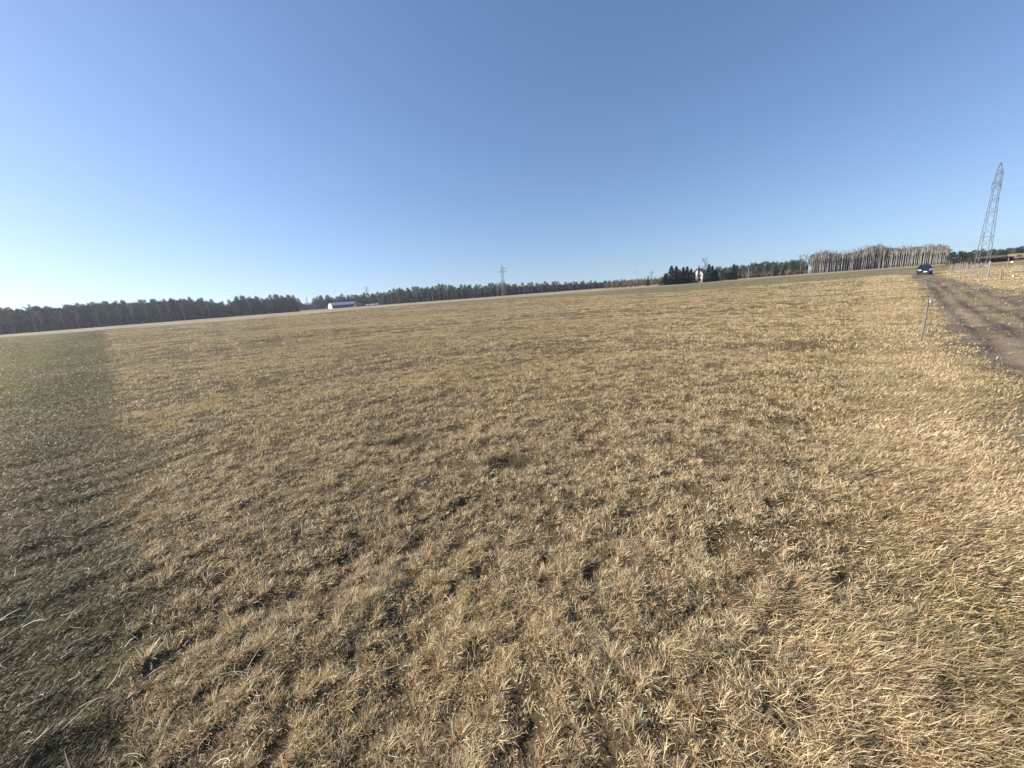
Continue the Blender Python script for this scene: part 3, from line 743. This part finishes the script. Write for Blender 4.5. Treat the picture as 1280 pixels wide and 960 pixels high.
single('bare_bush', BUSHES, 1184, 150, 325, 'brown bush between the birch grove and the broad low pine', 'bush', 1.2)

# clipped dark hedge, right of the spruces
def hedge(px0, px1, Y, top0, top1, thick, label, name='hedge', m=None):
    x0, x1 = at(px0, Y), at(px1, Y); o = empty(name, ((x0 + x1) / 2, Y, hz((x0 + x1) / 2, Y))); n = int(abs(x1 - x0) * 260)
    u = rng.random(n); X = x0 + (x1 - x0) * u; Hh = np.array([tall(xx, Y, top0 + (top1 - top0) * uu) for xx, uu in zip(X, u)])
    P = np.stack([X - o.location.x, rng.uniform(-thick, thick, n), Hh * rng.random(n) ** .8 * (1 + .04 * rng.normal(size=n))], 1)
    V, T = tri_cloud(P, rng.uniform(.12, .3, n), rng); link('foliage', np_mesh('foliage', V, T, [m or M_SPRUCE]), o)
    b = MB()
    for k in range(int(abs(x1 - x0) / 1.2)):
        xx = x0 + (x1 - x0) * (k + .5) / int(abs(x1 - x0) / 1.2) - o.location.x; b.tube([(xx, 0, -.1), (xx + .1, 0, 1.6)], [.06, .03], 5)
    b.build('stems', M_PBARK, o); return tag(o, label, 'hedge')
hedge(900.5, 921, 250, 341, 340, 0.9, 'clipped dark evergreen hedge right of the spruce clump')
M_HEATH = leaf_mat('dark_brown_twigs', (0.095, 0.06, 0.045), 0.0)
hedge(1214, 1263, 140, 324.2, 321.0, 1.0, 'long low dark brown hedge behind the pylon and meadow', 'low_hedge', M_HEATH)

# ------------------------------------------------------------------ buildings
def hall():
    Y = 470; x0 = at(415.5, Y); o = empty('farm_hall', (x0, Y, hz(x0, Y)), R(46)); L, Wd, E, K = 31.0, 11.0, 3.9, 6.9
    E0 = E
    w = MB(); w.box((L / 2, Wd / 2, E0 / 2 - .2), (L, Wd, E0 + .4)); w.build('wall', M_WALLB, o)
    g = MB()
    for xx, s in ((-0.06, -1), (L + .06, 1)):
        pts = [(xx, -.05, -.3), (xx, Wd + .05, -.3), (xx, Wd + .05, E0), (xx, Wd / 2, K - .1), (xx, -.05, E0)]
        b = len(g.v); g.poly(pts if s < 0 else pts[::-1]); g.poly([(p[0] - s * .05, p[1], p[2]) for p in pts])
    g.build('gable', M_WHITE, o)
    r = MB()
    for k in range(34):
        xa, xb = -.3 + k * (L + .6) / 34, -.3 + (k + 1) * (L + .6) / 34; dz = .03 * (k % 2)
        for y0, y1 in ((-0.5, Wd / 2), (Wd + .5, Wd / 2)):
            r.poly([(xa, y0, E0 - .2 + dz), (xb, y0, E0 - .2 + dz), (xb, y1, K + dz), (xa, y1, K + dz)])
            r.poly([(xa, y0, E0 - .32 + dz), (xb, y0, E0 - .32 + dz), (xb, y1, K - .12 + dz), (xa, y1, K - .12 + dz)])
    r.build('roof', M_ROOFW, o)
    d = MB(); d.box((-.16, Wd / 2, 1.75), (.1, 4.2, 3.5)); d.build('door', M_ROOFW, o)
    for k in range(5):
        b = MB(); b.box((4 + k * 6.5, -.07, 2.3), (2.6, .1, .8)); b.build('window', M_GLASS, o)
    tag(o, 'long white sheet metal hall with white gable at the foot of the wood', 'hall')
hall()
def shed(name, px, Y, L, Wd, E, K, rz, roofm, wallm, label):
    x = at(px, Y); o = empty(name, (x, Y, hz(x, Y)), rz)
    w = MB(); w.box((0, 0, E / 2 - .2), (L, Wd, E + .4)); 
    for s in (-1, 1): w.poly([(s * L / 2, -Wd / 2, E), (s * L / 2, Wd / 2, E), (s * L / 2, 0, K - .05)])
    w.build('wall', wallm, o)
    r = MB()
    for s in (-1, 1):
        r.poly([(-L / 2 - .4, s * (Wd / 2 + .4), E - .25), (L / 2 + .4, s * (Wd / 2 + .4), E - .25), (L / 2 + .4, 0, K), (-L / 2 - .4, 0, K)])
        r.poly([(-L / 2 - .4, s * (Wd / 2 + .4), E - .40), (L / 2 + .4, s * (Wd / 2 + .4), E - .40), (L / 2 + .4, 0, K - .15), (-L / 2 - .4, 0, K - .15)])
    r.build('roof', roofm, o)
    d = MB(); d.box((-.2 * L, -Wd / 2 - .04, 1.05), (1.1, .08, 2.1)); d.build('door', M_DARKB, o)
    return tag(o, label, 'shed')
shed('shed', 448, 472, 9, 7, 1.9, 4.6, R(55), M_BROWNR, M_DARKB, 'small brown roofed shed right of the long white hall')
shed('low_shed', 465, 478, 14, 5, 1.0, 2.2, R(10), mat('grey_green_sheet', (0.36, 0.40, 0.36), .7, .1), M_DARKB, 'flat grey green shed right of the brown one')
shed('low_shed', 1277, 146, 6.5, 4, 1.3, 2.5, R(-38), M_BROWNR, M_DARKB, 'low brown roofed shed at the right end of the dark hedge')

def house():
    Y = 246; x0 = at(875, Y); o = empty('white_house', (x0, Y, hz(x0, Y)), R(-48)); Wd, D, E, K = 6.2, 8.0, 5.6, 8.4
    w = MB(); w.box((0, 0, E / 2 - .2), (Wd, D, E + .4))
    for s in (-1, 1): w.poly([(-Wd / 2, s * D / 2, E), (Wd / 2, s * D / 2, E), (0, s * D / 2, K - .1)])
    w.build('wall', mat('off_white_render', (0.58, 0.57, 0.54), .85, .1, .6), o)
    r = MB()
    for s in (-1, 1):
        for dz in (0, -.15): r.poly([(s * (Wd / 2 + .4), -D / 2 - .5, E - .35 + dz), (s * (Wd / 2 + .4), D / 2 + .5, E - .35 + dz), (0, D / 2 + .5, K + dz), (0, -D / 2 - .5, K + dz)])
    ro = r.build('roof', mat('grey_tile_roof', (0.24, 0.22, 0.22), .8, .15), o)
    c = MB(); c.box((1.2, 1.0, K - .2), (.7, .7, 1.8)); c.build('chimney', M_BROWNR, ro)
    for zx in (1.5, 4.1):
        for xx in (-1.6, 1.6):
            b = MB(); b.box((xx, -D / 2 - .03, zx), (1.1, .08, 1.3)); f = b.build('window', M_GLASS, o)
            q = MB()
            for dx, dz, sx, sz in ((-.6, 0, .08, 1.4), (.6, 0, .08, 1.4), (0, .69, 1.28, .08), (0, -.69, 1.28, .08), (0, 0, .06, 1.3)): q.box((xx + dx, -D / 2 - .08, zx + dz), (sx, .06, sz))
            q.build('frame', M_WHITE, f)
    tag(o, 'white two storey gabled house half hidden behind the spruces', 'house')
house()

# ------------------------------------------------------------------ pylons, wires, poles
def bars(b, pairs, w):
    for p, q in pairs: b.tube([p, q], w / 2 * 1.15, 4)
def pylon(x, y, H, base, rz, label, thick=1.0, arm=2.0):
    o = empty('lattice_pylon', (x, y, hz(x, y)), rz)
    W = lambda z: base / 2 * (1 - z / H * 0.0) * np.interp(z / H, (0, .5, .78, .92, 1.0), (1, .70, .46, .42, .08))
    lv = [0, .10, .20, .30, .385, .465, .54, .605, .665, .725, .785, .84, .895, .945, 1.0]; Z = [t * H for t in lv]
    C = lambda z, k: ((-1, 1, 1, -1)[k] * W(z), (-1, -1, 1, 1)[k] * W(z), z)
    for k in range(4):
        b = MB()
        b.tube([C(z, k) for z in Z], [0.085 * thick * (1 - .45 * z / H) for z in Z], 4); b.build('leg', M_STEEL, o)
    b = MB()
    for i in range(len(Z) - 1):
        for k in range(4):
            k2 = (k + 1) % 4
            a, c = (k, k2) if i % 2 else (k2, k)
            bars(b, [(C(Z[i], a), C(Z[i + 1], c))], 0.075 * thick)
            if i in (3, 6, 8, 10, 12): bars(b, [(C(Z[i], k), C(Z[i], k2))], 0.085 * thick)
    for zz in (.665, .785): b.box((0, 0, zz * H), (W(zz * H) * 2 + .1, W(zz * H) * 2 + .1, .07))
    b.build('bracing', M_STEEL, o)
    ends = []
    for zz, sides, ln in ((.80, (-1, 1), arm), (.90, (1,), arm * .85), (.80, (), 0)):
        for s in sides:
            z = zz * H; w0 = W(z); b = MB(); tip = (s * (w0 + ln), 0, z + .05)
            for q in (-1, 1):
                bars(b, [((s * w0, q * w0, z), tip), ((s * w0, q * w0, z + .9), tip)], 0.07 * thick)
                for t in (.3, .6):
                    l_ = lambda h: (s * (w0 + ln * t), q * w0 * (1 - t), z + h * (1 - t))
                    bars(b, [(l_(0.05), l_(.9))], 0.04 * thick)
            b.build('cross_arm', M_STEEL, o)
            i = MB(); 
            for j in range(7): i.tube([(tip[0], 0, z - .12 - j * .16), (tip[0], 0, z - .2 - j * .16)], [.07, .03], 8)
            i.tube([(tip[0], 0, z), (tip[0], 0, z - 1.3)], .02, 5); i.build('insulator', M_GLAZE, o)
            ends.append((tip[0], 0, z - 1.3))
    for k in range(4):
        f = C(0, k); b = MB(); b.box((f[0], f[1], .05), (.5, .5, .5)); b.build('footing', M_CONC, o)
    ends.append((0, 0, H))
    tag(o, label, 'pylon'); m = Matrix.Translation(o.location) @ Matrix.Rotation(rz, 4, 'Z')
    return [m @ Vector(e) for e in ends]
YA = 88; XA = at(1227, YA); YB = 331; XB = at(630, YB); YC = 560; XC = at(461, YC)
angA = math.atan2(YB - YA, XB - XA) - math.pi / 2
HA, HB, HC = tall(XA, YA, 203), tall(XB, YB, 332.3), tall(XC, YC, 357.8)
eA = pylon(XA, YA, HA, 1.75, angA, 'tall grey lattice pylon beside the stake fence on the right', 0.64)
eB = pylon(XB, YB, HB, 3.0, angA + .1, 'lattice pylon standing before the middle wood', 1.35, 3.6)
eC = pylon(XC, YC, HC, 3.0, angA + .2, 'small far lattice pylon right of the long white hall', 1.5, 3.4)
eD = [e + Vector((115, -250, 0)) for e in eA]
def wire(p, q, sag, label, r=0.009):
    b = MB(); pts = [p.lerp(q, t / 24) - Vector((0, 0, sag * 4 * (t / 24) * (1 - t / 24))) for t in range(25)]
    b.tube(pts, r, 4); o = b.build('power_line', M_WIRE, None); tag(o, label, 'power line', 'conductors of the overhead line'); return o
for a, b, what in ((eA, eB, 'thin overhead wire from the tall right pylon to the middle pylon'), (eB, eC, 'thin overhead wire from the middle pylon to the far pylon'), (eA, eD, 'thin overhead wire leaving the tall right pylon out of the picture')):
    for p, q in zip(a, b): wire(p, q, 6.0, what)

def pole(px, Y, top, label, arm=True, r=.16, cat_='utility pole', m=None):
    x = at(px, Y); H = tall(x, Y, top) - hz(x, Y); o = empty('utility_pole', (x, Y, hz(x, Y)), R(20))
    b = MB(); b.tube([(0, 0, -.3), (0, 0, H)], [r, r * .7], 8); b.build('shaft', m or M_CONC, o)
    if arm:
        b = MB(); b.box((0, 0, H - .5), (1.9, .12, .12)); a = b.build('cross_arm', M_STEEL, o)
        for k in (-.85, 0, .85):
            i = MB(); i.tube([(k, 0, H - .44), (k, 0, H - .15)], [.06, .04], 6); i.build('insulator', M_CER, a)
    return tag(o, label, cat_)
pole(541, 375, 365, 'pale utility pole in front of the wood left of the middle pylon')
pole(590.7, 400, 363, 'thin utility pole nearest on the left to the middle pylon', r=.13)
pole(479, 430, 369.2, 'pale utility pole standing right of the far small pylon')
pole(476, 436, 372.6, 'short pale pole leaning on the taller one near the far pylon', False)
pole(795.5, 330, 338.6, 'utility pole with crossbar standing above the brown bushes', r=.15)
pole(935, 258, 333.5, 'pale utility pole before the bushy olive pines', r=.17)
pole(931.3, 262, 336, 'darker strut pole left of the pale utility pole', False, .12, m=M_WOOD)
pole(1258.6, 62, 322.3, 'thin grey pole standing in the meadow right of the pylon', False, .05, 'pole', M_PWOOD)

# ------------------------------------------------------------------ stake fence right of the track
def fence():
    p0 = Vector((at(1185, 61), 61)); p1 = Vector((at(1240, 35), 35)); n = 22
    o = empty('stake_fence', (p0.x, p0.y, hz(p0.x, p0.y))); tops = []
    for k in range(n):
        t = k / (n - 1); x, y = p0.lerp(p1, t); x += rnd.uniform(-.12, .12); y += rnd.uniform(-.12, .12)
        H = 1.42 * rnd.uniform(.88, 1.12) * (1.0 if t < .9 else .9); lx, ly = rnd.uniform(-.12, .12), rnd.uniform(-.12, .12); g = hz(x, y) - o.location.z
        a = (x - p0.x, y - p0.y, g - .2); c = (a[0] + lx, a[1] + ly, g + H)
        b = MB(); w = rnd.uniform(.026, .042); b.tube([a, ((a[0] + c[0]) / 2 + rnd.uniform(-.03, .03), (a[1] + c[1]) / 2, g + H / 2), c], [w, w * .9, w * .75], 6)
        b.build('post', M_PWOOD, o); tops.append((a, c))
    for f, nm in ((.25, 'wire'), (.5, 'wire'), (.72, 'wire'), (.9, 'wire')):
        b = MB(); b.tube([tuple(Vector(a).lerp(Vector(c), f)) for a, c in tops], .006, 4, cap=False); b.build(nm, M_WIRE, o)
    tag(o, 'row of rough pale wooden stakes with wire right of the track', 'fence')
    # second, inner row turning away behind the first
    p0 = Vector((at(1188, 66), 66)); p1 = Vector((at(1232, 44), 44)); o = empty('stake_fence', (p0.x, p0.y, hz(p0.x, p0.y))); tops = []
    for k in range(9):
        t = k / 8; x, y = p0.lerp(p1, t); x += rnd.uniform(-.15, .15); H = 1.45 * rnd.uniform(.85, 1.1); g = hz(x, y) - o.location.z
        b = MB(); b.tube([(x - p0.x, y - p0.y, g - .2), (x - p0.x + rnd.uniform(-.1, .1), y - p0.y, g + H)], [.035, .026], 6); b.build('post', M_PWOOD, o)
        tops.append((x - p0.x, y - p0.y, g + H * .8))
    b = MB(); b.tube(tops, .006, 4, cap=False); b.build('wire', M_WIRE, o)
    tag(o, 'second row of rough stakes just behind the first one', 'fence')
fence()

def corner_post():
    x, y = at(1234, 36), 36; o = empty('braced_post', (x, y, hz(x, y)), R(-45))
    b = MB(); b.tube([(0, 0, -.3), (.03, 0, 1.45)], [.055, .05], 8); b.build('post', M_PWOOD, o)
    for s in (-1, 1): b = MB(); b.tube([(s * 1.15, .1, -.1), (0, 0, 1.15)], [.035, .03], 6); b.build('brace', M_PWOOD, o)
    tag(o, 'braced corner post ending the stake fence below the pylon', 'post')
corner_post()
def stake(name, px, Y, top, lean, r, m, label, cat_='post', cap=None):
    x = at(px, Y); g = hz(x, Y); H = tall(x, Y, top) - g; b = MB()
    if cap:
        o = empty(name, (x, Y, g)); b.tube([(0, 0, -.2), (lean[0] * .5 + .01, lean[1] * .5, H * .5), (lean[0], lean[1], H)], [r, r, r * .9], 8); b.build('shaft', m, o)
        c = MB(); c.box((lean[0], lean[1], H - cap[1] / 2 + .01), (cap[0], cap[0], cap[1])); c.build('cap', M_WHITE, o, bevel=.01)
    else:
        b.tube([(0, 0, -.2), (lean[0] * .5 + .01, lean[1] * .5, H * .5), (lean[0], lean[1], H)], [r, r, r * .9], 8); o = b.build(name, m); o.location = (x, Y, g)
    return tag(o, label, cat_)
stake('wooden_post', 1250.5, 31, 336.5, (-.05, 0), .055, M_PWOOD, 'single leaning wooden post in the meadow right of the stake fence')
stake('marker_stake', 1266, 30, 344.3, (0, 0), .03, M_PWOOD, 'short stake with a white cap in the meadow at the right edge', 'stake', (.11, .11))
stake('metal_rod', 1126, 20.5, 362.5, (-.02, .0), .009, mat('rusty_steel', (.16, .10, .07), .8, .2), 'thin rusty rod at the field edge beyond the near fence post', 'rod')
stake('metal_rod', 1113, 39, 346, (.02, .0), .012, mat('rusty_steel_rod', (.17, .11, .08), .8, .2), 'distant thin rod where the field edge meets the track', 'rod')
b = MB(); xx, yy = at(1263, 44), 44; g0 = hz(xx, yy)
b.tube([(0, 0, .16), (1.2, -.25, .17), (2.4, -.55, .2)], [.06, .075, .09], 8); b.tube([(2.3, -.52, .2), (3.4, -.8, .22)], [.15, .2], 8)
o = b.build('fallen_log', mat('peeled_log', (.62, .52, .40), .8, .1)); o.location = (xx, yy, g0); tag(o, 'pale peeled log lying in the meadow at the right edge', 'log')
def white_box(px, Y, s, label):
    x = at(px, Y); o = empty('box', (x, Y, hz(x, Y)), R(20)); b = MB(); b.box((0, 0, s * .4), (s * 1.5, s, s * .8)); b.build('body', M_WHITE, o, bevel=.04)
    l = MB(); l.box((0, 0, s * .85), (s * 1.6, s * 1.1, s * .1)); l.build('lid', M_WHITE, o); tag(o, label, 'box')
white_box(1265.5, 110, .45, 'white box standing before the low hedge at the right')
for px, Y, s in ((1262, 26, .07), (1270, 24, .08), (1276, 27, .09), (1257, 23, .06), (1274, 31, .08)):
    x = at(px, Y); P = rng.normal(size=(10, 3)); P /= np.linalg.norm(P, axis=1)[:, None]
    import bmesh
    bm = bmesh.new(); [bm.verts.new((p[0] * s * 1.4, p[1] * s, p[2] * s * .6)) for p in P]; bmesh.ops.convex_hull(bm, input=bm.verts)
    me = bpy.data.meshes.new('stone'); bm.to_mesh(me); bm.free(); me.materials.append(M_CER if s > 9 else M_CONC)
    o = link('stone', me); o.location = (x, Y, hz(x, Y) + s * .3); tag(o, 'pale stone lying in the dry meadow at the right edge', 'stone', 'pale stones in the meadow')

# ------------------------------------------------------------------ near fence post with its insulator
def near_post():
    x, y = 9.4, 8.8; g = hz(x, y); H = tall(x, y, 374.5) - g
    o = empty('fence_post', (x, y, g), R(25))
    b = MB(); n = 8; pts = []
    for k in range(n):
        s = k / (n - 1); pts.append(((.02 * math.sin(3 * s)), .012 * math.cos(4 * s), -.25 + (H + .25) * s))
    b.tube(pts, [.022 - .003 * k / n + .002 * math.sin(k * 2.1) for k in range(n)], 10); b.build('shaft', M_WOOD, o, smooth=False)
    top = pts[-1]
    c = MB(); c.tube([(.03, 0, H - .03), (.15, 0, H - .03)], .006, 6); c.build('bracket', M_WIRE, o)
    i = MB(); i.tube([(.135, 0, H - .05), (.15, 0, H - .05), (.16, 0, H - .05), (.19, 0, H - .05), (.20, 0, H - .05)], [.02, .032, .02, .032, .018], 10); i.build('insulator', M_CER, o, smooth=True)
    c = MB(); c.tube([(.03, 0, H * .70), (.09, 0, H * .70)], .006, 6); c.tube([(.09, 0, H * .70), (.12, 0, H * .70)], [.016, .02], 8); c.build('insulator', M_CER, o)
    tag(o, 'weathered wooden fence post with white insulator beside the track', 'fence post')
    st = MB(); st.box((0, 0, .015), (.12, .07, .04)); s_ = st.build('flat_stone', M_CONC, None, bevel=.015); s_.location = (x - .03, y - .12, hz(x - .03, y - .12) + .015); s_.rotation_euler = (.05, .1, .3)
    tag(s_, 'flat pale stone at the foot of the near fence post', 'stone')
near_post()

# ------------------------------------------------------------------ the dark car
def car():
    Y = 62.0; x = at(1154.5, Y); o = empty('parked_car', (x, Y, hz(x, Y) - .02))
    vdir = math.atan2(-x, Y)                                 # yaw that turns the car's nose (local -Y) to the camera
    o.rotation_euler = (0, 0, vdir + R(3)); o.scale = (.89, .92, 1.02)
    paint = mat('dark_blue_paint', (0.012, 0.018, 0.035), .3, .05, coat=0.3); glass = mat('car_glass', (0.02, 0.025, 0.03), .05, .02)
    blackp = mat('black_plastic', (.018, .018, .02), .6, .05); rub = mat('tyre_rubber', (.02, .02, .02), .85, .1)
    alloy = mat('alloy_rim', (.5, .5, .52), .3, .05, metal=.8); lamp = mat('headlight_lens', (.75, .78, .8), .12, .03); chrome = mat('chrome_strip', (.6, .6, .62), .15, .03, metal=1.0)
    redl = mat('red_lamp', (.35, .02, .02), .3, .05); plate_w = mat('plate_white', (.82, .82, .80), .4, .02); plate_b = mat('plate_blue', (.02, .06, .4), .4, .02)
    # stations along the car: y, half width, sill, shoulder height, top of the bonnet line
    ST = [(-2.22, .62, .38, .58, .66), (-2.16, .76, .26, .66, .76), (-1.95, .86, .20, .72, .86), (-1.5, .90, .20, .80, .95), (-.9, .905, .20, .86, 1.02), (0, .91, .20, .90, 1.04), (.9, .91, .20, .92, 1.05), (1.6, .90, .22, .93, 1.06), (2.02, .86, .28, .90, 1.04), (2.18, .74, .40, .84, .96)]
    b = MB(); rings = []
    for (y, w, z0, z1, z2) in ST:
        ring = [(-w * .86, y, z0), (-w * .98, y, z0 + .10), (-w, y, (z0 + z1) / 2), (-w * .985, y, z1), (-w * .86, y, z2 - .03), (-w * .5, y, z2 + .012), (0, y, z2 + .02),
                (w * .5, y, z2 + .012), (w * .86, y, z2 - .03), (w * .985, y, z1), (w, y, (z0 + z1) / 2), (w * .98, y, z0 + .10), (w * .86, y, z0)]
        rings.append(len(b.v)); b.v += ring
    K = 13
    for a, c in zip(rings[:-1], rings[1:]):
        for k in range(K): b.f.append((a + k, a + (k + 1) % K, c + (k + 1) % K, c + k)); b.m.append(0)
    b.f.append(tuple(rings[0] + k for k in range(K))); b.m.append(0); b.f.append(tuple(rings[-1] + k for k in range(K))[::-1]); b.m.append(0)
    body = b.build('body', paint, o, smooth=True)
    # cabin: roof and pillars in paint, panes as parts
    bl = [(-1.0, .80, 1.00), (1.95, .78, 1.02)]; rf = [(-.25, .60, 1.47), (1.35, .58, 1.45)]
    q = MB(); q.poly([(-rf[0][1], rf[0][0], rf[0][2] - .03), (rf[0][1], rf[0][0], rf[0][2] - .03), (rf[1][1], rf[1][0], rf[1][2] - .03), (-rf[1][1], rf[1][0], rf[1][2] - .03)])
    q.poly([(-rf[0][1] * .93, rf[0][0] + .06, 1.50), (rf[0][1] * .93, rf[0][0] + .06, 1.50), (rf[1][1] * .93, rf[1][0] - .05, 1.49), (-rf[1][1] * .93, rf[1][0] - .05, 1.49)])
    lo = q.v[0:4]; hi = q.v[4:8]
    for k in range(4): q.poly([lo[k], lo[(k + 1) % 4], hi[(k + 1) % 4], hi[k]])
    cor_b = [(-bl[0][1], bl[0][0], bl[0][2]), (bl[0][1], bl[0][0], bl[0][2]), (bl[1][1], bl[1][0], bl[1][2]), (-bl[1][1], bl[1][0], bl[1][2])]
    for k in range(4): q.tube([cor_b[k], lo[k]], .035, 5)
    for s in (-1, 1): q.tube([(s * .80, .45, 1.0), (s * .60, .5, 1.45)], .03, 5)
    q.build('roof', paint, o, smooth=False)
    w = MB(); w.poly([cor_b[0], cor_b[1], lo[1], lo[0]]); w.build('windscreen', glass, o)
    w = MB(); w.poly([cor_b[2], cor_b[3], lo[3], lo[2]]); w.build('rear_window', glass, o)
    for s, (a, c) in ((-1, (0, 3)), (1, (1, 2))):
        w = MB(); w.poly([cor_b[a], cor_b[c], lo[c], lo[a]]); w.build('side_window', glass, o)
        m_ = MB(); m_.box((s * .98, -.72, 1.04), (.2, .1, .15)); m_.box((s * .86, -.70, 1.0), (.12, .05, .05)); m_.build('mirror', paint, o, bevel=.03)
        h = MB(); h.poly([(s * .46, -2.235, .64), (s * .46, -2.235, .74), (s * .83, -2.07, .83), (s * .87, -1.99, .72), (s * .74, -2.17, .64)]); h.poly([(s * .46, -2.235, .74), (s * .83, -2.07, .83), (s * .80, -1.97, .85), (s * .5, -2.12, .78)])
        h.build('headlight', lamp, o)
        t = MB(); t.box((s * .70, 2.14, .86), (.26, .1, .16)); t.build('tail_light', redl, o)
        for yy in (-1.42, 1.32):
            tt = MB(); cx = s * .83; ring = []
            tt.tube([(cx - s * .11, yy, .32), (cx - s * .09, yy, .32), (cx + s * .09, yy, .32), (cx + s * .10, yy, .32)], [.28, .325, .325, .29], 20); wh = tt.build('wheel', rub, o)
            r_ = MB(); r_.tube([(cx + s * .095, yy, .32), (cx + s * .112, yy, .32)], [.21, .19], 16)
            for k in range(5):
                an = k * 2 * math.pi / 5; r_.tube([(cx + s * .115, yy, .32), (cx + s * .115, yy + .18 * math.cos(an), .32 + .18 * math.sin(an))], .025, 5)
            r_.build('rim', alloy, wh)
    g = MB(); g.box((0, -2.225, .61), (.80, .05, .16)); g.build('grille', blackp, o)
    g = MB(); g.box((0, -2.255, .685), (.74, .02, .02)); g.box((0, -2.26, .62), (.1, .02, .1)); g.build('chrome_trim', chrome, o)
    g = MB(); g.box((0, -2.20, .36), (1.25, .08, .13)); g.box((0, -2.17, .24), (1.4, .1, .06)); g.build('bumper_intake', blackp, o)
    g = MB(); g.box((0, -2.275, .47), (.54, .02, .13)); pl = g.build('number_plate', plate_w, o)
    g = MB(); g.box((-.245, -2.288, .47), (.045, .01, .12)); g.build('country_band', plate_b, pl)
    tag(o, 'dark blue car with headlights towards us parked on the dirt track', 'car')
car()

# ------------------------------------------------------------------ the air: thin even haze over the whole place
def haze():
    b = MB(); b.box((0, 0, 20.0), (3600, 3600, 46.0)); m = bpy.data.materials.new('haze_air'); m.use_nodes = True; n = m.node_tree; n.nodes.clear()
    o_ = n.nodes.new('ShaderNodeOutputMaterial'); v = n.nodes.new('ShaderNodeVolumePrincipled')
    v.inputs['Color'].default_value = (0.80, 0.88, 1.0, 1); v.inputs['Density'].default_value = 0.00018; v.inputs['Anisotropy'].default_value = 0.35
    n.links.new(v.outputs[0], o_.inputs['Volume'])
    tag(b.build('haze', m), 'thin pale haze hanging over the fields', 'haze', kind='stuff')
haze()
